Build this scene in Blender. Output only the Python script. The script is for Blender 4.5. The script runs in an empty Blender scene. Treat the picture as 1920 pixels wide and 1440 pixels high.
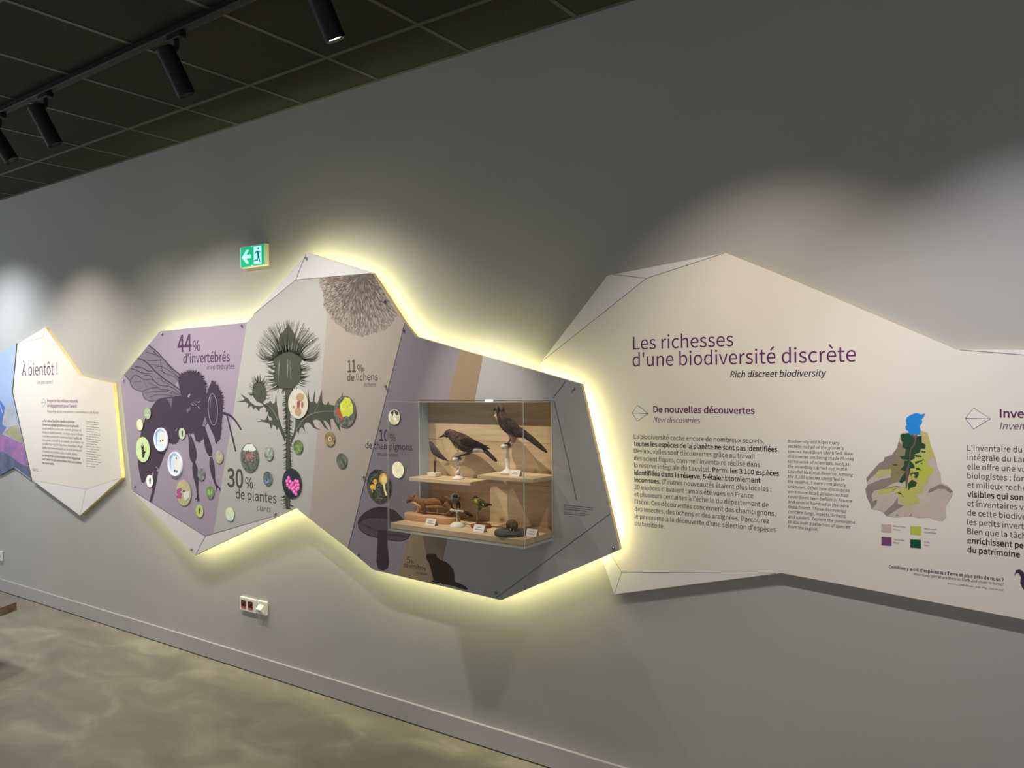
import bpy, bmesh, math, random, os
from mathutils import Vector, Matrix, geometry

random.seed(7)
SC = bpy.context.scene
COL = SC.collection

# ------------------------------------------------------------------ camera
F, YAW, PIT, ROL, CD, CH = 1504.07, 0.620475, -0.002478, -0.010495, 3.03623, 1.74004
_cy, _sy = math.cos(YAW), math.sin(YAW)
FW = Vector((-_sy * math.cos(PIT), _cy * math.cos(PIT), math.sin(PIT)))
_r = Vector((_cy, _sy, 0)); _u = _r.cross(FW)
RT = math.cos(ROL) * _r + math.sin(ROL) * _u
UP = -math.sin(ROL) * _r + math.cos(ROL) * _u
CO = Vector((0, -CD, CH))
cam = bpy.data.cameras.new('camera')
cam.sensor_fit = 'HORIZONTAL'; cam.sensor_width = 36.0; cam.lens = F / 1920 * 36.0
cam.clip_start = 0.05; cam.clip_end = 60
camo = bpy.data.objects.new('camera', cam); COL.objects.link(camo)
m = Matrix((RT, UP, -FW)).transposed().to_4x4(); m.translation = CO
camo.matrix_world = m
SC.camera = camo

# ------------------------------------------------------------------ view, world
SC.view_settings.view_transform = 'Standard'
SC.view_settings.look = 'None'
SC.view_settings.exposure = 0.0
SC.view_settings.gamma = 1.0
SC.view_settings.use_curve_mapping = False
try:
    SC.cycles.use_denoising = True
    SC.cycles.max_bounces = 8
    SC.cycles.diffuse_bounces = 4
    SC.cycles.transparent_max_bounces = 24
    SC.cycles.sample_clamp_indirect = 4.0
    SC.cycles.caustics_reflective = False; SC.cycles.caustics_refractive = False
except Exception:
    pass
W = bpy.data.worlds.new('world'); SC.world = W; W.use_nodes = True
bg = W.node_tree.nodes['Background']
bg.inputs[0].default_value = (0.80, 0.84, 0.90, 1); bg.inputs[1].default_value = 0.62

# ceiling spotlights: mount x, lens x, power, beam angle (deg), aim (x, z on the wall), colour, blend
WARM = (1.0, 0.90, 0.78); NEUT = (1.0, 0.95, 0.90); COOL = (0.86, 0.93, 1.0); LAV = (0.93, 0.92, 1.0)
SPOTS = [
    (-7.35, -7.35, 165, 118, (-7.4, 0.4), COOL, 1.0),
    (-6.15, -6.12, 122, 98, (-6.05, 0.5), WARM, 1.0),
    (-5.03, -4.97, 40, 104, (-5.0, 0.1), NEUT, 1.0),
    (-4.48, -4.46, 94, 104, (-4.2, 0.1), NEUT, 1.0),
    (-3.262, -3.245, 95, 106, (-3.3, 0.0), NEUT, 1.0),
    (-2.29, -2.28, 108, 31, (-2.30, 1.27), WARM, 0.8),
    (-1.05, -1.05, 80, 84, (-0.88, 0.7), WARM, 1.0),
    (-0.15, -0.15, 92, 86, (0.0, 0.4), LAV, 1.0),
]

# cool fill light added out of view at far left, lifts the left wall
DL = bpy.data.lights.new('added_cool_fill', 'AREA'); DL.shape = 'RECTANGLE'; DL.size = 2.4; DL.size_y = 2.4; DL.energy = 48; DL.color = (0.80, 0.91, 1.0)
dlo = bpy.data.objects.new('added_cool_fill', DL); COL.objects.link(dlo); dlo.location = (-10.6, -3.2, 1.5)
dlo.rotation_euler = (Vector((-6.0, 0.0, 0.9)) - dlo.location).to_track_quat('-Z', 'Z').to_euler()

# ------------------------------------------------------------------ helpers
def at(px, py, y):
    d = FW + RT * ((px - 960) / F) + UP * ((720 - py) / F)
    return CO + d * ((y - CO.y) / d.y)

def atz(px, py, z):
    d = FW + RT * ((px - 960) / F) + UP * ((720 - py) / F)
    return CO + d * ((z - CO.z) / d.z)

def lin(c):
    return tuple((v / 255 / 12.92) if v / 255 <= 0.04045 else ((v / 255 + 0.055) / 1.055) ** 2.4 for v in c)

MATS = {}
def mat(name, rgb, rough=0.6, spec=0.3, metal=0.0, emit=0.0, noise=0.0, nscale=30.0, rgb2=None, stretch=(1, 1, 1), bump=0.0):
    if name in MATS: return MATS[name]
    M = bpy.data.materials.new(name); M.use_nodes = True
    nt = M.node_tree; b = nt.nodes['Principled BSDF']
    c = lin(rgb)
    b.inputs['Base Color'].default_value = (*c, 1); b.inputs['Roughness'].default_value = rough
    b.inputs['Specular IOR Level'].default_value = spec; b.inputs['Metallic'].default_value = metal
    src = None
    if noise or rgb2 or bump:
        tc = nt.nodes.new('ShaderNodeTexCoord'); mp = nt.nodes.new('ShaderNodeMapping')
        mp.inputs['Scale'].default_value = stretch
        nz = nt.nodes.new('ShaderNodeTexNoise'); nz.inputs['Scale'].default_value = nscale
        nz.inputs['Detail'].default_value = 5
        nt.links.new(tc.outputs['Object'], mp.inputs[0]); nt.links.new(mp.outputs[0], nz.inputs['Vector'])
        if noise or rgb2:
            rp = nt.nodes.new('ShaderNodeValToRGB')
            c2 = lin(rgb2) if rgb2 else tuple(v * (1 - noise) for v in c)
            rp.color_ramp.elements[0].position = 0.36; rp.color_ramp.elements[1].position = 0.64
            rp.color_ramp.elements[0].color = (*c2, 1); rp.color_ramp.elements[1].color = (*c, 1)
            nt.links.new(nz.outputs['Fac'], rp.inputs[0]); src = rp.outputs[0]
            nt.links.new(src, b.inputs['Base Color'])
        if bump:
            bp = nt.nodes.new('ShaderNodeBump'); bp.inputs['Strength'].default_value = bump
            bp.inputs['Distance'].default_value = 0.004
            nt.links.new(nz.outputs['Fac'], bp.inputs['Height']); nt.links.new(bp.outputs[0], b.inputs['Normal'])
    if emit:
        if src: nt.links.new(src, b.inputs['Emission Color'])
        else: b.inputs['Emission Color'].default_value = (*c, 1)
        b.inputs['Emission Strength'].default_value = emit
    MATS[name] = M
    return M

def wood(name, light, dark, knot=(120, 80, 50), knots=True, sx=1.0):
    if name in MATS: return MATS[name]
    M = bpy.data.materials.new(name); M.use_nodes = True
    nt = M.node_tree; N = nt.nodes.new; L = nt.links.new
    b = nt.nodes['Principled BSDF']; b.inputs['Roughness'].default_value = 0.55
    b.inputs['Specular IOR Level'].default_value = 0.25
    tc = N('ShaderNodeTexCoord'); mp = N('ShaderNodeMapping'); mp.inputs['Scale'].default_value = (0.8 * sx, 6, 8)
    L(tc.outputs['Object'], mp.inputs[0])
    n1 = N('ShaderNodeTexNoise'); n1.inputs['Scale'].default_value = 4.0; n1.inputs['Detail'].default_value = 6
    n1.inputs['Distortion'].default_value = 0.8
    L(mp.outputs[0], n1.inputs['Vector'])
    n2 = N('ShaderNodeTexNoise'); n2.inputs['Scale'].default_value = 16.0; n2.inputs['Detail'].default_value = 4; L(mp.outputs[0], n2.inputs['Vector'])
    mv = N('ShaderNodeMath'); mv.operation = 'MULTIPLY'; L(n2.outputs['Fac'], mv.inputs[0]); mv.inputs[1].default_value = 0.5
    mx = N('ShaderNodeMath'); mx.operation = 'ADD'; L(n1.outputs['Fac'], mx.inputs[0]); L(mv.outputs[0], mx.inputs[1])
    rp = N('ShaderNodeValToRGB'); rp.color_ramp.elements[0].position = 0.5; rp.color_ramp.elements[1].position = 0.98
    rp.color_ramp.elements[0].color = (*lin(dark), 1); rp.color_ramp.elements[1].color = (*lin(light), 1)
    L(mx.outputs[0], rp.inputs[0]); out = rp.outputs[0]
    if knots:
        m2 = N('ShaderNodeMapping'); m2.inputs['Scale'].default_value = (5.0, 2.0, 7.0); m2.inputs['Location'].default_value = (0.3, 0.1, 0.75)
        L(tc.outputs['Object'], m2.inputs[0])
        vo = N('ShaderNodeTexVoronoi'); vo.inputs['Scale'].default_value = 1.0; L(m2.outputs[0], vo.inputs['Vector'])
        r2 = N('ShaderNodeValToRGB'); r2.color_ramp.elements[0].position = 0.02; r2.color_ramp.elements[1].position = 0.12
        r2.color_ramp.elements[0].color = (0.8, 0.8, 0.8, 1); r2.color_ramp.elements[1].color = (0, 0, 0, 1)
        L(vo.outputs['Distance'], r2.inputs[0])
        mi = N('ShaderNodeMix'); mi.data_type = 'RGBA'
        L(r2.outputs[0], mi.inputs['Factor']); L(out, mi.inputs['A']); mi.inputs['B'].default_value = (*lin(knot), 1)
        out = mi.outputs['Result']
    L(out, b.inputs['Base Color'])
    MATS[name] = M
    return M

def tag(o, label=None, cat=None, group=None, kind=None):
    if label: o['label'] = label
    if cat: o['category'] = cat
    if group: o['group'] = group
    if kind: o['kind'] = kind
    return o

def empty(name, loc, label, cat, group=None):
    o = bpy.data.objects.new(name, None); COL.objects.link(o); o.location = loc
    o.empty_display_size = 0.05
    return tag(o, label, cat, group)

def obj(name, bm, mats, parent=None, smooth=False, label=None):
    me = bpy.data.meshes.new(name)
    if smooth:
        for f in bm.faces: f.smooth = True
    bm.to_mesh(me); bm.free()
    for M in (mats if isinstance(mats, (list, tuple)) else [mats]): me.materials.append(M)
    o = bpy.data.objects.new(name, me); COL.objects.link(o)
    if parent:
        o.parent = parent
        w = parent.location.copy(); p = parent.parent
        while p: w += p.location; p = p.parent
        o.location = -w
        # keep mesh origin-neutral: bake the offset so the child sits at its parent's origin
        me.transform(Matrix.Translation(o.location)); o.location = (0, 0, 0)
    if label: o['label'] = label
    return o

def box(bm, x0, x1, y0, y1, z0, z1, mi=0):
    v = [bm.verts.new((x, y, z)) for x in (x0, x1) for y in (y0, y1) for z in (z0, z1)]
    for q in ((0, 1, 3, 2), (4, 6, 7, 5), (0, 4, 5, 1), (2, 3, 7, 6), (0, 2, 6, 4), (1, 5, 7, 3)):
        f = bm.faces.new([v[i] for i in q]); f.material_index = mi
    return v

def bevel(bm, w, seg=2):
    bmesh.ops.recalc_face_normals(bm, faces=bm.faces)
    bmesh.ops.bevel(bm, geom=list(bm.edges), offset=w, segments=seg, affect='EDGES', profile=0.5)

def prism(bm, outer, holes, y0, y1, front=0, side=0):
    """outline(s) in (x, z) at the front y0, extruded to the back y1"""
    loops = [[Vector((x, z, 0)) for x, z in l] for l in [outer] + list(holes)]
    tris = geometry.tessellate_polygon(loops)
    flat = [p for l in loops for p in l]
    A = [bm.verts.new((p.x, y0, p.y)) for p in flat]; B = [bm.verts.new((p.x, y1, p.y)) for p in flat]
    for t in tris:
        if len(set(t)) < 3: continue
        try:
            f = bm.faces.new([A[i] for i in t]); f.material_index = front
            f = bm.faces.new([B[i] for i in t]); f.material_index = side
        except ValueError: pass
    k = 0
    for l in loops:
        n = len(l)
        for i in range(n):
            f = bm.faces.new([A[k + i], A[k + (i + 1) % n], B[k + (i + 1) % n], B[k + i]]); f.material_index = side
        k += n
    bmesh.ops.recalc_face_normals(bm, faces=bm.faces)

def flat(bm, pts, y, mi=0):
    """flat printed shape: (x, z) outline on the plane y"""
    V = [bm.verts.new((x, y, z)) for x, z in pts]
    f = bm.faces.new(V); f.normal_update()
    if f.normal.y > 0: f.normal_flip()
    f.material_index = mi
    if len(V) > 3: bmesh.ops.triangulate(bm, faces=[f], quad_method='BEAUTY', ngon_method='EAR_CLIP')

def xz(pts, y): return [(p.x, p.z) for p in (at(a, b, y) for a, b in pts)]

class Pix:
    """outline coordinates measured in an enlarged view of the plane: origin and scale"""
    def __init__(s, ox, oy, k): s.o = (ox, oy, k)
    def __call__(s, *pts):
        ox, oy, k = s.o
        return [(ox + a / k, oy + b / k) for a, b in pts]

def smooth_line(p, n=5):
    if len(p) < 3: return [Vector(a) for a in p]
    p = [Vector(a) for a in p]; out = []
    q = [p[0] * 2 - p[1]] + p + [p[-1] * 2 - p[-2]]
    for i in range(1, len(q) - 2):
        for k in range(n):
            t = k / n
            a, b, c, d = q[i - 1], q[i], q[i + 1], q[i + 2]
            out.append(0.5 * (2 * b + (c - a) * t + (2 * a - 5 * b + 4 * c - d) * t * t + (3 * b - a - 3 * c + d) * t ** 3))
    out.append(p[-1]); return out

def stroke(bm, pts, w, y, mi=0, curve=True, n=5):
    """printed line of varying width (w in px, one number or one per point)"""
    ws = w if isinstance(w, (list, tuple)) else [w] * len(pts)
    P = [(a[0], a[1], c) for a, c in zip(pts, ws)]
    P = smooth_line(P, n) if curve else [Vector(a) for a in P]
    L = []; R = []
    for i, p in enumerate(P):
        d = (P[min(i + 1, len(P) - 1)] - P[max(i - 1, 0)]); d = Vector((d.x, d.y))
        if d.length < 1e-6: d = Vector((1, 0))
        d.normalize(); h = max(p.z, 0.15) / 2
        L.append(at(p.x - d.y * h, p.y + d.x * h, y)); R.append(at(p.x + d.y * h, p.y - d.x * h, y))
    VL = [bm.verts.new(v) for v in L]; VR = [bm.verts.new(v) for v in R]
    for i in range(len(P) - 1):
        f = bm.faces.new((VL[i], VL[i + 1], VR[i + 1], VR[i])); f.normal_update()
        if f.normal.y > 0: f.normal_flip()
        f.material_index = mi

def poly(bm, pts, y, mi=0): flat(bm, xz(pts, y), y, mi)

def clip(poly_, axis, val, keep_less):
    out = []; n = len(poly_)
    for i in range(n):
        a, b = poly_[i], poly_[(i + 1) % n]
        ia = (a[axis] <= val) == keep_less; ib = (b[axis] <= val) == keep_less
        if ia: out.append(a)
        if ia != ib:
            t = (val - a[axis]) / (b[axis] - a[axis])
            out.append((a[0] + (b[0] - a[0]) * t, a[1] + (b[1] - a[1]) * t))
    return out

def inset(poly_, d):
    n = len(poly_); A = sum(poly_[i][0] * poly_[(i + 1) % n][1] - poly_[(i + 1) % n][0] * poly_[i][1] for i in range(n))
    s = 1 if A > 0 else -1; out = []
    for i in range(n):
        a, b, c = Vector(poly_[i - 1]), Vector(poly_[i]), Vector(poly_[(i + 1) % n])
        e1 = (b - a).normalized(); e2 = (c - b).normalized()
        n1 = Vector((-e1.y, e1.x)) * s; n2 = Vector((-e2.y, e2.x)) * s
        k = n1 + n2; k = k / max(k.dot(n1), 0.35)
        p = b + k * d; out.append((p.x, p.y))
    return out

def loft(bm, centers, rz, ry=None, n=14, mi=0, cap=True, sub=4, up=None):
    """smooth body along a spine: rz half-thickness in the spine's plane, ry half-thickness across it"""
    ry = ry or rz
    P = smooth_line([(c[0], c[1], c[2]) for c in centers], sub)
    Rz = smooth_line([(r, 0, 0) for r in rz], sub); Ry = smooth_line([(r, 0, 0) for r in ry], sub)
    rings = []; side = Vector((0, 1, 0)) if up is None else up
    for i, p in enumerate(P):
        t = (P[min(i + 1, len(P) - 1)] - P[max(i - 1, 0)]).normalized()
        s = (side - t * side.dot(t)); s = s.normalized() if s.length > 1e-4 else Vector((1, 0, 0))
        u = t.cross(s).normalized()
        a, b = max(Rz[i].x, 2e-4), max(Ry[i].x, 2e-4)
        rings.append([bm.verts.new(p + u * (math.cos(2 * math.pi * k / n) * a) + s * (math.sin(2 * math.pi * k / n) * b)) for k in range(n)])
    for i in range(len(rings) - 1):
        for k in range(n):
            f = bm.faces.new((rings[i][k], rings[i][(k + 1) % n], rings[i + 1][(k + 1) % n], rings[i + 1][k])); f.material_index = mi
    if cap:
        for rg in (rings[0], rings[-1]):
            f = bm.faces.new(rg); f.material_index = mi
    bmesh.ops.recalc_face_normals(bm, faces=bm.faces)

def lathe(bm, cx, cy, prof, n=28, mi=0):
    """turned profile [(r, z)] about the vertical axis"""
    rings = [[bm.verts.new((cx + r * math.cos(2 * math.pi * k / n), cy + r * math.sin(2 * math.pi * k / n), z)) for k in range(n)] for r, z in prof]
    for i in range(len(rings) - 1):
        for k in range(n):
            f = bm.faces.new((rings[i][k], rings[i][(k + 1) % n], rings[i + 1][(k + 1) % n], rings[i + 1][k])); f.material_index = mi
    for rg in (rings[0], rings[-1]): bm.faces.new(rg).material_index = mi
    bmesh.ops.recalc_face_normals(bm, faces=bm.faces)

def disc_y(bm, cx, cz, r, y0, y1, n=40, mi=0, smi=None, rx=None):
    """round plate facing the room, front at y0"""
    rx = rx or r
    A = [bm.verts.new((cx + rx * math.cos(2 * math.pi * k / n), y0, cz + r * math.sin(2 * math.pi * k / n))) for k in range(n)]
    B = [bm.verts.new((cx + rx * math.cos(2 * math.pi * k / n), y1, cz + r * math.sin(2 * math.pi * k / n))) for k in range(n)]
    bm.faces.new(A).material_index = mi; bm.faces.new(B).material_index = smi if smi is not None else mi
    for k in range(n):
        bm.faces.new((A[k], A[(k + 1) % n], B[(k + 1) % n], B[k])).material_index = smi if smi is not None else mi
    bmesh.ops.recalc_face_normals(bm, faces=bm.faces)

# text ---------------------------------------------------------------
FONT = None
try:
    for base in (bpy.utils.resource_path('LOCAL'), bpy.utils.resource_path('SYSTEM')):
        fp = os.path.join(base, 'datafiles', 'fonts', 'Noto Sans CJK Regular.woff2')
        if base and os.path.exists(fp):
            FONT = bpy.data.fonts.load(fp); break
except Exception:
    FONT = None
CAPH = None
BOLD = (0.0, 0.0035, 0.0075)
def glyphs(s, bold=0.0, italic=False, res=4):
    c = bpy.data.curves.new('lettering', 'FONT')
    if FONT: c.font = FONT
    c.body = s.replace('’', "'"); c.size = 1.0; c.resolution_u = res; c.dimensions = '2D'; c.fill_mode = 'FRONT'
    c.shear = 0.2 if italic else 0.0
    c.offset = bold
    o = bpy.data.objects.new('lettering', c); COL.objects.link(o)
    me = o.to_mesh()
    vs = [(v.co.x, v.co.y) for v in me.vertices]; fs = [tuple(p.vertices) for p in me.polygons]
    o.to_mesh_clear(); bpy.data.objects.remove(o); bpy.data.curves.remove(c)
    return vs, fs
_v, _f = glyphs('H'); CAPH = max(v[1] for v in _v); EMW = CAPH

def text(bm, s, px0, py, px1, y, cap=None, bold=0, italic=False, mi=0, res=4, upto=None):
    """one printed line: left edge px0, baseline py, right edge px1 (of s, or of its beginning upto); cap = capital height in px at the left"""
    b = BOLD[bold]
    vs, fs = glyphs(s, b, italic, res)
    x0 = min(v[0] for v in vs)
    ref = glyphs(upto, b, italic, 2)[0] if upto else vs
    w = max(v[0] for v in ref) - x0
    A = at(px0, py, y); B = at(px1, py, y); kx = (B.x - A.x) / w
    kz = kx
    if cap: kz = (at(px0, py - cap, y).z - A.z) / CAPH
    V = [bm.verts.new((A.x + (v[0] - x0) * kx, y, A.z + v[1] * kz)) for v in vs]
    for f in fs:
        try: q = bm.faces.new([V[i] for i in f])
        except ValueError: continue
        q.normal_update()
        if q.normal.y > 0: q.normal_flip()
        q.material_index = mi

def tiny(bm, px0, py, px1, y, h=1.2, mi=0):
    """a line of print too small to read: word-long dashes"""
    x = px0
    while x < px1 - 1:
        w = min(random.uniform(2.5, 7), px1 - x)
        f = (x - px0) / max(px1 - px0, 1); yy = py + (px1 - px0) * f * 0.11
        poly(bm, [(x, yy - h / 2), (x + w, yy - h / 2 + w * .11), (x + w, yy + h / 2 + w * .11), (x, yy + h / 2)], y, mi)
        x += w + 0.8

NB = bmesh.new

# ------------------------------------------------------------------ the setting
ZC = 3.33234
wall_m = mat('wall_paint', (180, 177, 172), rough=0.85, spec=0.15, noise=0.035, nscale=2.0)
bm = NB(); box(bm, -11, 5, 0, 0.2, 0, ZC + 0.1); tag(obj('wall_back', bm, wall_m), kind='structure')

M = bpy.data.materials.new('polished_concrete'); M.use_nodes = True
nt = M.node_tree; b = nt.nodes['Principled BSDF']
tc = nt.nodes.new('ShaderNodeTexCoord'); mp = nt.nodes.new('ShaderNodeMapping'); mp.inputs['Scale'].default_value = (1, 1.7, 1)
mp.inputs['Rotation'].default_value = (0, 0, 0.5)
nt.links.new(tc.outputs['Object'], mp.inputs[0])
n1 = nt.nodes.new('ShaderNodeTexNoise'); n1.inputs['Scale'].default_value = 2.4; n1.inputs['Detail'].default_value = 7; n1.inputs['Roughness'].default_value = 0.55; n1.inputs['Distortion'].default_value = 0.7
nt.links.new(mp.outputs[0], n1.inputs['Vector'])
rp = nt.nodes.new('ShaderNodeValToRGB'); e = rp.color_ramp.elements
e[0].position = 0.33; e[0].color = (*lin((124, 118, 104)), 1); e[1].position = 0.72; e[1].color = (*lin((162, 154, 134)), 1)
k = e.new(0.52); k.color = (*lin((138, 131, 114)), 1)
nt.links.new(n1.outputs['Fac'], rp.inputs[0]); nt.links.new(rp.outputs[0], b.inputs['Base Color'])
rr = nt.nodes.new('ShaderNodeMapRange'); rr.inputs['To Min'].default_value = 0.32; rr.inputs['To Max'].default_value = 0.5
nt.links.new(n1.outputs['Fac'], rr.inputs[0]); nt.links.new(rr.outputs[0], b.inputs['Roughness'])
b.inputs['Specular IOR Level'].default_value = 0.4
bm = NB(); box(bm, -11, 5, -8, 0.2, -0.1, 0); tag(obj('floor', bm, M), kind='structure')

bm = NB(); box(bm, -11, 5, -0.016, 0.0, 0.002, 0.1033); bevel(bm, 0.003)
base_m = mat('skirting_paint', (176, 172, 170), rough=0.5, spec=0.3)
tag(obj('baseboard_back', bm, base_m), kind='structure')
bm = NB(); box(bm, -11, 5, -0.0185, -0.0001, 0.0002, 0.002)
tag(obj('trim_2', bm, mat('dark_joint', (40, 38, 32), rough=0.8)), kind='structure')

tile_m = mat('black_ceiling_tile', (70, 71, 65), rough=0.9, spec=0.1, rgb2=(57, 58, 52), nscale=160)
bm = NB(); box(bm, -11, 5, -8, 0.2, ZC, ZC + 0.1); tag(obj('ceiling', bm, tile_m), kind='structure')
bm = NB(); off = -6.5973; y = -0.36724
for i in range(-8, 20):
    x = off + 0.6 * i
    if -11 < x < 5: box(bm, x - 0.011, x + 0.011, -8, -0.001, ZC - 0.0035, ZC + 0.001)
for j in range(0, 13):
    yy = y - 0.6 * j
    box(bm, -11, 5, yy - 0.011, yy + 0.011, ZC - 0.0038, ZC + 0.001)
box(bm, -11, 5, -0.020, -0.0005, ZC - 0.004, ZC + 0.001)
tag(obj('trim_1', bm, mat('ceiling_grid', (92, 92, 86), rough=0.5, spec=0.4)), kind='structure')

# ------------------------------------------------------------------ lighting track and its spotlights
black = mat('black_metal', (9, 9, 10), rough=0.6, spec=0.4)
TY = -1.0
bm = NB(); box(bm, -10.5, 4.5, TY - 0.018, TY + 0.018, ZC - 0.036, ZC - 0.004); bevel(bm, 0.003, 1)
trk = empty('lighting_track', (-3, TY, ZC - 0.004), 'long black lighting track under the ceiling grid, carrying the black spotlights', 'lighting track')
obj('rail', bm, black, trk)
bm = NB(); box(bm, -10.5, 4.5, TY - 0.0195, TY - 0.0182, ZC - 0.034, ZC - 0.029); box(bm, -10.5, 4.5, TY + 0.0182, TY + 0.0195, ZC - 0.034, ZC - 0.029)
obj('rail_edge', bm, mat('track_edge', (90, 90, 84), rough=0.4, metal=0.5), trk)

lens_m = mat('lit_lens', (255, 246, 230), emit=6.0); rim_m = mat('lamp_rim', (120, 118, 112), rough=.35, metal=.6)
def spotlight(mx, lx, power, ang, aim, colr, blend, label):
    t = empty('track_spotlight', (mx, TY, ZC - 0.036), label, 'spotlight', 'black spotlights on the ceiling track')
    bm = NB(); box(bm, mx - 0.055, mx + 0.055, TY - 0.017, TY + 0.017, ZC - 0.064, ZC - 0.0365); bevel(bm, 0.004, 1); obj('adapter', bm, black, t)
    top = Vector((mx - 0.02, TY - 0.045, 3.225)); end = Vector((lx, TY + 0.04, 3.03)); ax = (end - top).normalized()
    bm = NB(); loft(bm, [Vector((mx, TY, ZC - 0.062)), Vector((mx, TY, 3.235)), (top + end) / 2 * 0.4 + top * 0.6], [0.011, 0.011, 0.011], n=10); obj('arm', bm, black, t, True)
    bm = NB()
    q = ax.to_track_quat('Z', 'Y').to_matrix().to_4x4()
    def ring(r, s): return [bm.verts.new(top + ax * s + (q @ Vector((r * math.cos(2 * math.pi * k / 56), r * math.sin(2 * math.pi * k / 56), 0)))) for k in range(56)]
    ln = (end - top).length
    dp = .012 if lx > -3 else .075
    prof = [(0.034, 0), (0.0395, 0.004), (0.0395, ln), (0.0355, ln), (0.033, ln - dp)]
    R = [ring(*p) for p in prof]
    for i in range(len(R) - 1):
        for k in range(56): bm.faces.new((R[i][k], R[i][(k + 1) % 56], R[i + 1][(k + 1) % 56], R[i + 1][k]))
    bm.faces.new(R[0]); bm.faces.new(R[-1]); bmesh.ops.recalc_face_normals(bm, faces=bm.faces)
    hs = obj('housing', bm, black, t)
    bm = NB(); V = [bm.verts.new(end - ax * (dp - .003) + (q @ Vector((0.031 * math.cos(2 * math.pi * k / 24), 0.031 * math.sin(2 * math.pi * k / 24), 0)))) for k in range(24)]
    bm.faces.new(V); obj('lens', bm, lens_m, t)
    L = bpy.data.lights.new('spot_beam', 'SPOT'); L.energy = power; L.color = colr
    L.spot_size = math.radians(ang); L.spot_blend = blend; L.shadow_soft_size = 0.022
    lo = bpy.data.objects.new('spot_beam', L); COL.objects.link(lo); lo.parent = t
    lo.location = end + ax * 0.012 - t.location
    d = Vector((aim[0], 0, aim[1])) - (end + ax * 0.012)
    lo.rotation_euler = d.to_track_quat('-Z', 'Y').to_euler()
SPOT_LABELS = [
    'black spotlight on the ceiling track beyond the left edge, lighting the mountain mural',
    'black spotlight on the ceiling track, aimed at the cream goodbye panel',
    'black spotlight cut by the left edge of the photo, farthest along the track',
    'black cylinder spotlight second from the left on the ceiling track, thin bright rim',
    'black cylinder spotlight third from the left on the track, unlit-looking dark end',
    'black spotlight cut by the top edge of the photo, its lens showing bright white',
    'black spotlight on the ceiling track above the large cream text panel',
    'black spotlight on the ceiling track at the far right, cool white beam',
]
for s, lb in zip(SPOTS, SPOT_LABELS): spotlight(*s, lb)

# ------------------------------------------------------------------ shared panel materials
ply = wood('plywood_edge', (236, 216, 164), (222, 196, 138), knots=False)
pale = mat('cream_print', (234, 225, 212), rough=0.55, spec=0.25, noise=0.02, nscale=3)
facet = mat('pale_facet_print', (234, 229, 224), rough=0.5, spec=0.25)
line_m = mat('thin_line_print', (105, 98, 88), rough=0.6)
ink_purple = mat('purple_ink', (98, 40, 92), rough=0.6); ink_dark = mat('dark_ink', (48, 44, 42), rough=0.6); ink_mid = mat('grey_ink', (88, 82, 78), rough=0.6)
ink_mauve = mat('mauve_ink', (128, 84, 118), rough=0.6)

# ------------------------------------------------------------------ mountain mural and cream goodbye panel (left)
YM = -0.012
mural = empty('wall_mural', at(-30, 780, 0), 'colourful mountain mural with pink meadow and blue sky at far left edge', 'mural')
MP = [(-70, 720), (0, 662), (31, 644), (22.5, 735), (58.6, 900), (27, 877), (-45, 905)]
bm = NB(); prism(bm, xz(MP, YM), [], YM, -0.0005, 0, 1)
sky_m = mat('mural_sky', (150, 172, 214), rough=0.6, noise=0.12, nscale=1.2, rgb2=(176, 190, 222))
obj('board', bm, [sky_m, mat('mural_board_edge', (120, 100, 78), rough=0.6)], mural)
y = YM - 0.0006; bm = NB()
g = Pix(0, 640, 5.14)
poly(bm, g((-200, 700), (-60, 600), (0, 565), (55, 650), (20, 800), (60, 830), (-200, 850)), y, 0)
stroke(bm, g((0, 610), (14, 660), (24, 690)), [0.6, 1.6, 0.6], y - .0004, 4)
poly(bm, g((20, 790), (45, 660), (85, 590), (106, 600), (130, 640), (172, 808), (70, 830)), y - .0003, 1)
poly(bm, g((30, 880), (110, 820), (176, 812), (215, 975), (180, 965)), y - .0005, 2)
poly(bm, g((-200, 820), (60, 825), (20, 890), (-200, 920)), y - .0007, 5)
poly(bm, g((-220, 880), (20, 895), (100, 930), (180, 970), (214, 980), (298, 1325), (145, 1212), (0, 1290), (-200, 1330)), y - .0009, 3)
poly(bm, g((-220, 1130), (20, 1060), (120, 1120), (190, 1180), (270, 1205), (298, 1325), (145, 1212), (0, 1290), (-200, 1330)), y - .0011, 6)
obj('landscape_print', bm, [mat('mural_far_peak', (84, 116, 182), rough=.6), mat('mural_rock', (192, 190, 196), rough=.6, noise=.22, nscale=9), mat('mural_grass', (178, 170, 128), rough=.6, noise=.2, nscale=8),
    mat('mural_meadow', (176, 116, 170), rough=.6, rgb2=(132, 104, 156), nscale=9), mat('mural_snow', (200, 214, 240), rough=.6), mat('mural_shade', (104, 120, 160), rough=.6), mat('mural_dusk', (104, 110, 140), rough=.6, rgb2=(74, 88, 112), nscale=9)], mural)

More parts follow.
